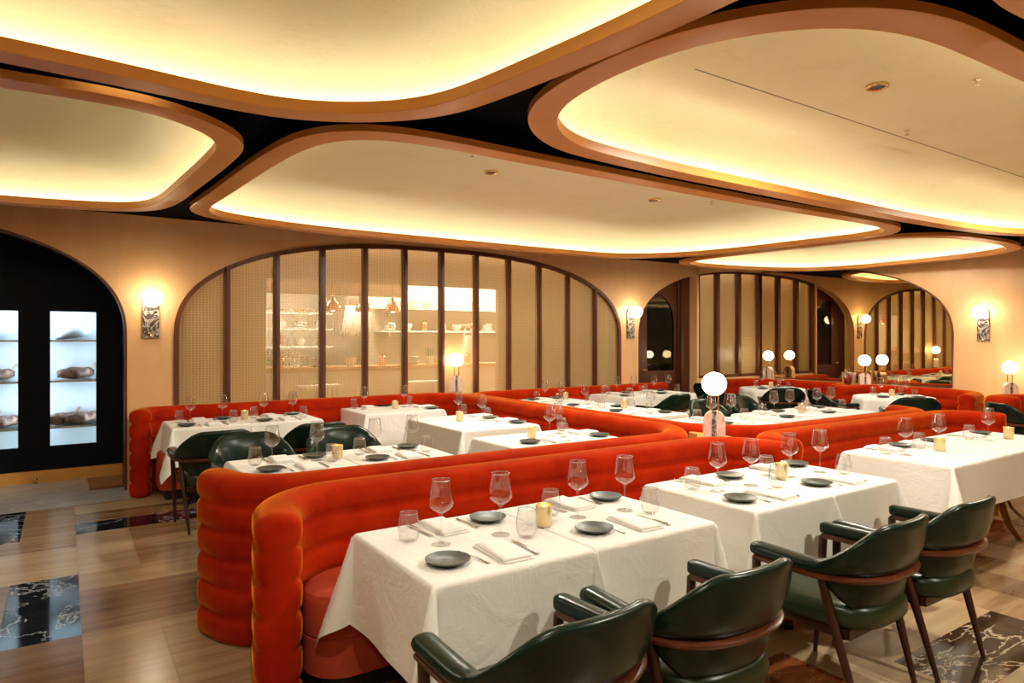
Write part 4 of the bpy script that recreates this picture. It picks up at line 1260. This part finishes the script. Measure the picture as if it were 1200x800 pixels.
pos = ['first', 'second', 'third', 'fourth', 'fifth', 'sixth', 'seventh', 'eighth']
for i in range(8):
    x = 4.85 + i * .34
    (D1, D2, D3)[i % 3].put((x, 11.18, 1.737), 0, '%s on the lower kitchen dish shelf, %s from the hood' % (DN[i % 3], pos[i]), 'dishware on kitchen shelves')
    (D2, D1, D1)[i % 3].put((x + .08, 11.18, 2.147), 0, '%s on the upper kitchen dish shelf, %s from the hood' % (DN[(1, 0, 0)[i % 3]], pos[i]), 'dishware on kitchen shelves')
for i in range(4):
    (D2, D3)[i % 2].put((2.68 + i * .35, 11.6, 1.467), 0, '%s on the lowest steel kitchen shelf, %s from the niche' % (DN[(1, 2)[i % 2]], pos[i]), 'dishware on kitchen shelves')
    (D1, D2)[i % 2].put((2.72 + i * .33, 11.6, 1.767), 0, '%s on the middle steel kitchen shelf, %s from the niche' % (DN[(0, 1)[i % 2]], pos[i]), 'dishware on kitchen shelves')
for i in range(7):
    (D3, D1, D2)[i % 3].put((2.6 + i * .52, 9.9, 1.176), 0, '%s on the kitchen pass, %s vessel from the niche' % (DN[(2, 0, 1)[i % 3]], pos[i]), 'dishware on the pass')
# low white side tables between mesh and pass
def make_side():
    r = thing('work_table', '', 'table')
    obj('tabletop', B((0, 0, .93), (.62, .34, .035), 0, .005), 'kitchen_white', r)
    for sx in (-.22, .22):
        for sy in (-.11, .11): obj('leg', tube(bmesh.new(), [(sx, sy, .915), (sx * 1.25, sy * 1.2, 0)], .018, 8), 'kitchen_white', r)
    return r
WT = Kind(make_side)
WT.put((2.95, 9.22, 0), 0, 'white splay-legged work table behind the mesh, nearer the niche', 'kitchen work tables'); WT.put((4.55, 9.22, 0), 0, 'white splay-legged work table behind the mesh, nearer the apron', 'kitchen work tables')
ap = thing('hanging_apron', 'white apron hanging beside the kitchen shelves', 'apron', (6.14, 10.6, .80))
bm = bmesh.new(); g = []
for i in range(9):
    row = []
    for j in range(13):
        x = (i / 8 - .5) * (.36 - .16 * max(0, (j - 9) / 3)); row.append(bm.verts.new((x, .02 * math.sin(i * 1.6) + .1 * abs(x), j / 12 * .85)))
    g.append(row)
for i in range(8):
    for j in range(12): bm.faces.new((g[i][j], g[i + 1][j], g[i + 1][j + 1], g[i][j + 1]))
obj('cloth', bm, 'apron_white', ap); obj('neck_loop', tube(bmesh.new(), [(-.09, .02, .84), (-.05, .03, .98), (0, .03, 1.03), (.05, .03, .98), (.09, .02, .84)], .008, 6), 'apron_white', ap)
obj('hook_rail', B((0, .06, 1.04), (.5, .02, .03)), 'bright_steel', ap, smooth=False)

# ------------------------------------------------------------------ light and camera
w = bpy.data.worlds.new('World'); S.world = w; w.use_nodes = True
w.node_tree.nodes['Background'].inputs[0].default_value = (1., .8, .55, 1); w.node_tree.nodes['Background'].inputs[1].default_value = .15
def spot(x, y, z, e, size=80, blend=.7, col=(1., .95, .82), r=.06):
    d = bpy.data.lights.new('downlight_and_fill_beam', 'SPOT'); d.energy = e; d.color = col; d.spot_size = math.radians(size); d.spot_blend = blend; d.shadow_soft_size = r
    o = bpy.data.objects.new('downlight_and_fill_beam', d); COL.objects.link(o); o.location = (x, y, z)
    return o
for x, y, z, e in ((3.28, 5.25, RZ + .36, 260), (5.45, 5.3, RZ + .36, 260), (4.12, 2.15, RZ + .36, 260), (8.0, 2.2, RZ + .36, 220), (9.4, 5.3, RZ + .36, 200),
                (.3, 1.2, RZ + .36, 150), (-1.2, 5.4, RZ + .36, 90), (3.4, -.3, RZ + .36, 260), (-.8, -.6, RZ + .36, 90)): spot(x, y, z, e * .80, 166, .25)  # beams at the modelled downlights, plus added fill spots that have no fixture
cam = bpy.data.cameras.new('camera'); co = bpy.data.objects.new('camera', cam); COL.objects.link(co)
co.location = (0, 0, 1.6); co.rotation_euler = (PI / 2, 0, -math.atan2(.5563, .8310))
cam.sensor_width = 36; cam.lens = 784 / 1200 * 36; cam.shift_y = -4 / 1200; cam.clip_start = .05
S.camera = co
v = S.view_settings
v.view_transform = 'Standard'; v.look = 'None'; v.gamma = 1.; v.exposure = .1; v.use_curve_mapping = False
cy = S.cycles
cy.max_bounces = 8; cy.diffuse_bounces = 6; cy.glossy_bounces = 4; cy.transparent_max_bounces = 24; cy.transmission_bounces = 6
cy.caustics_reflective = False; cy.caustics_refractive = False; cy.sample_clamp_indirect = 6.
cy.use_denoising = True
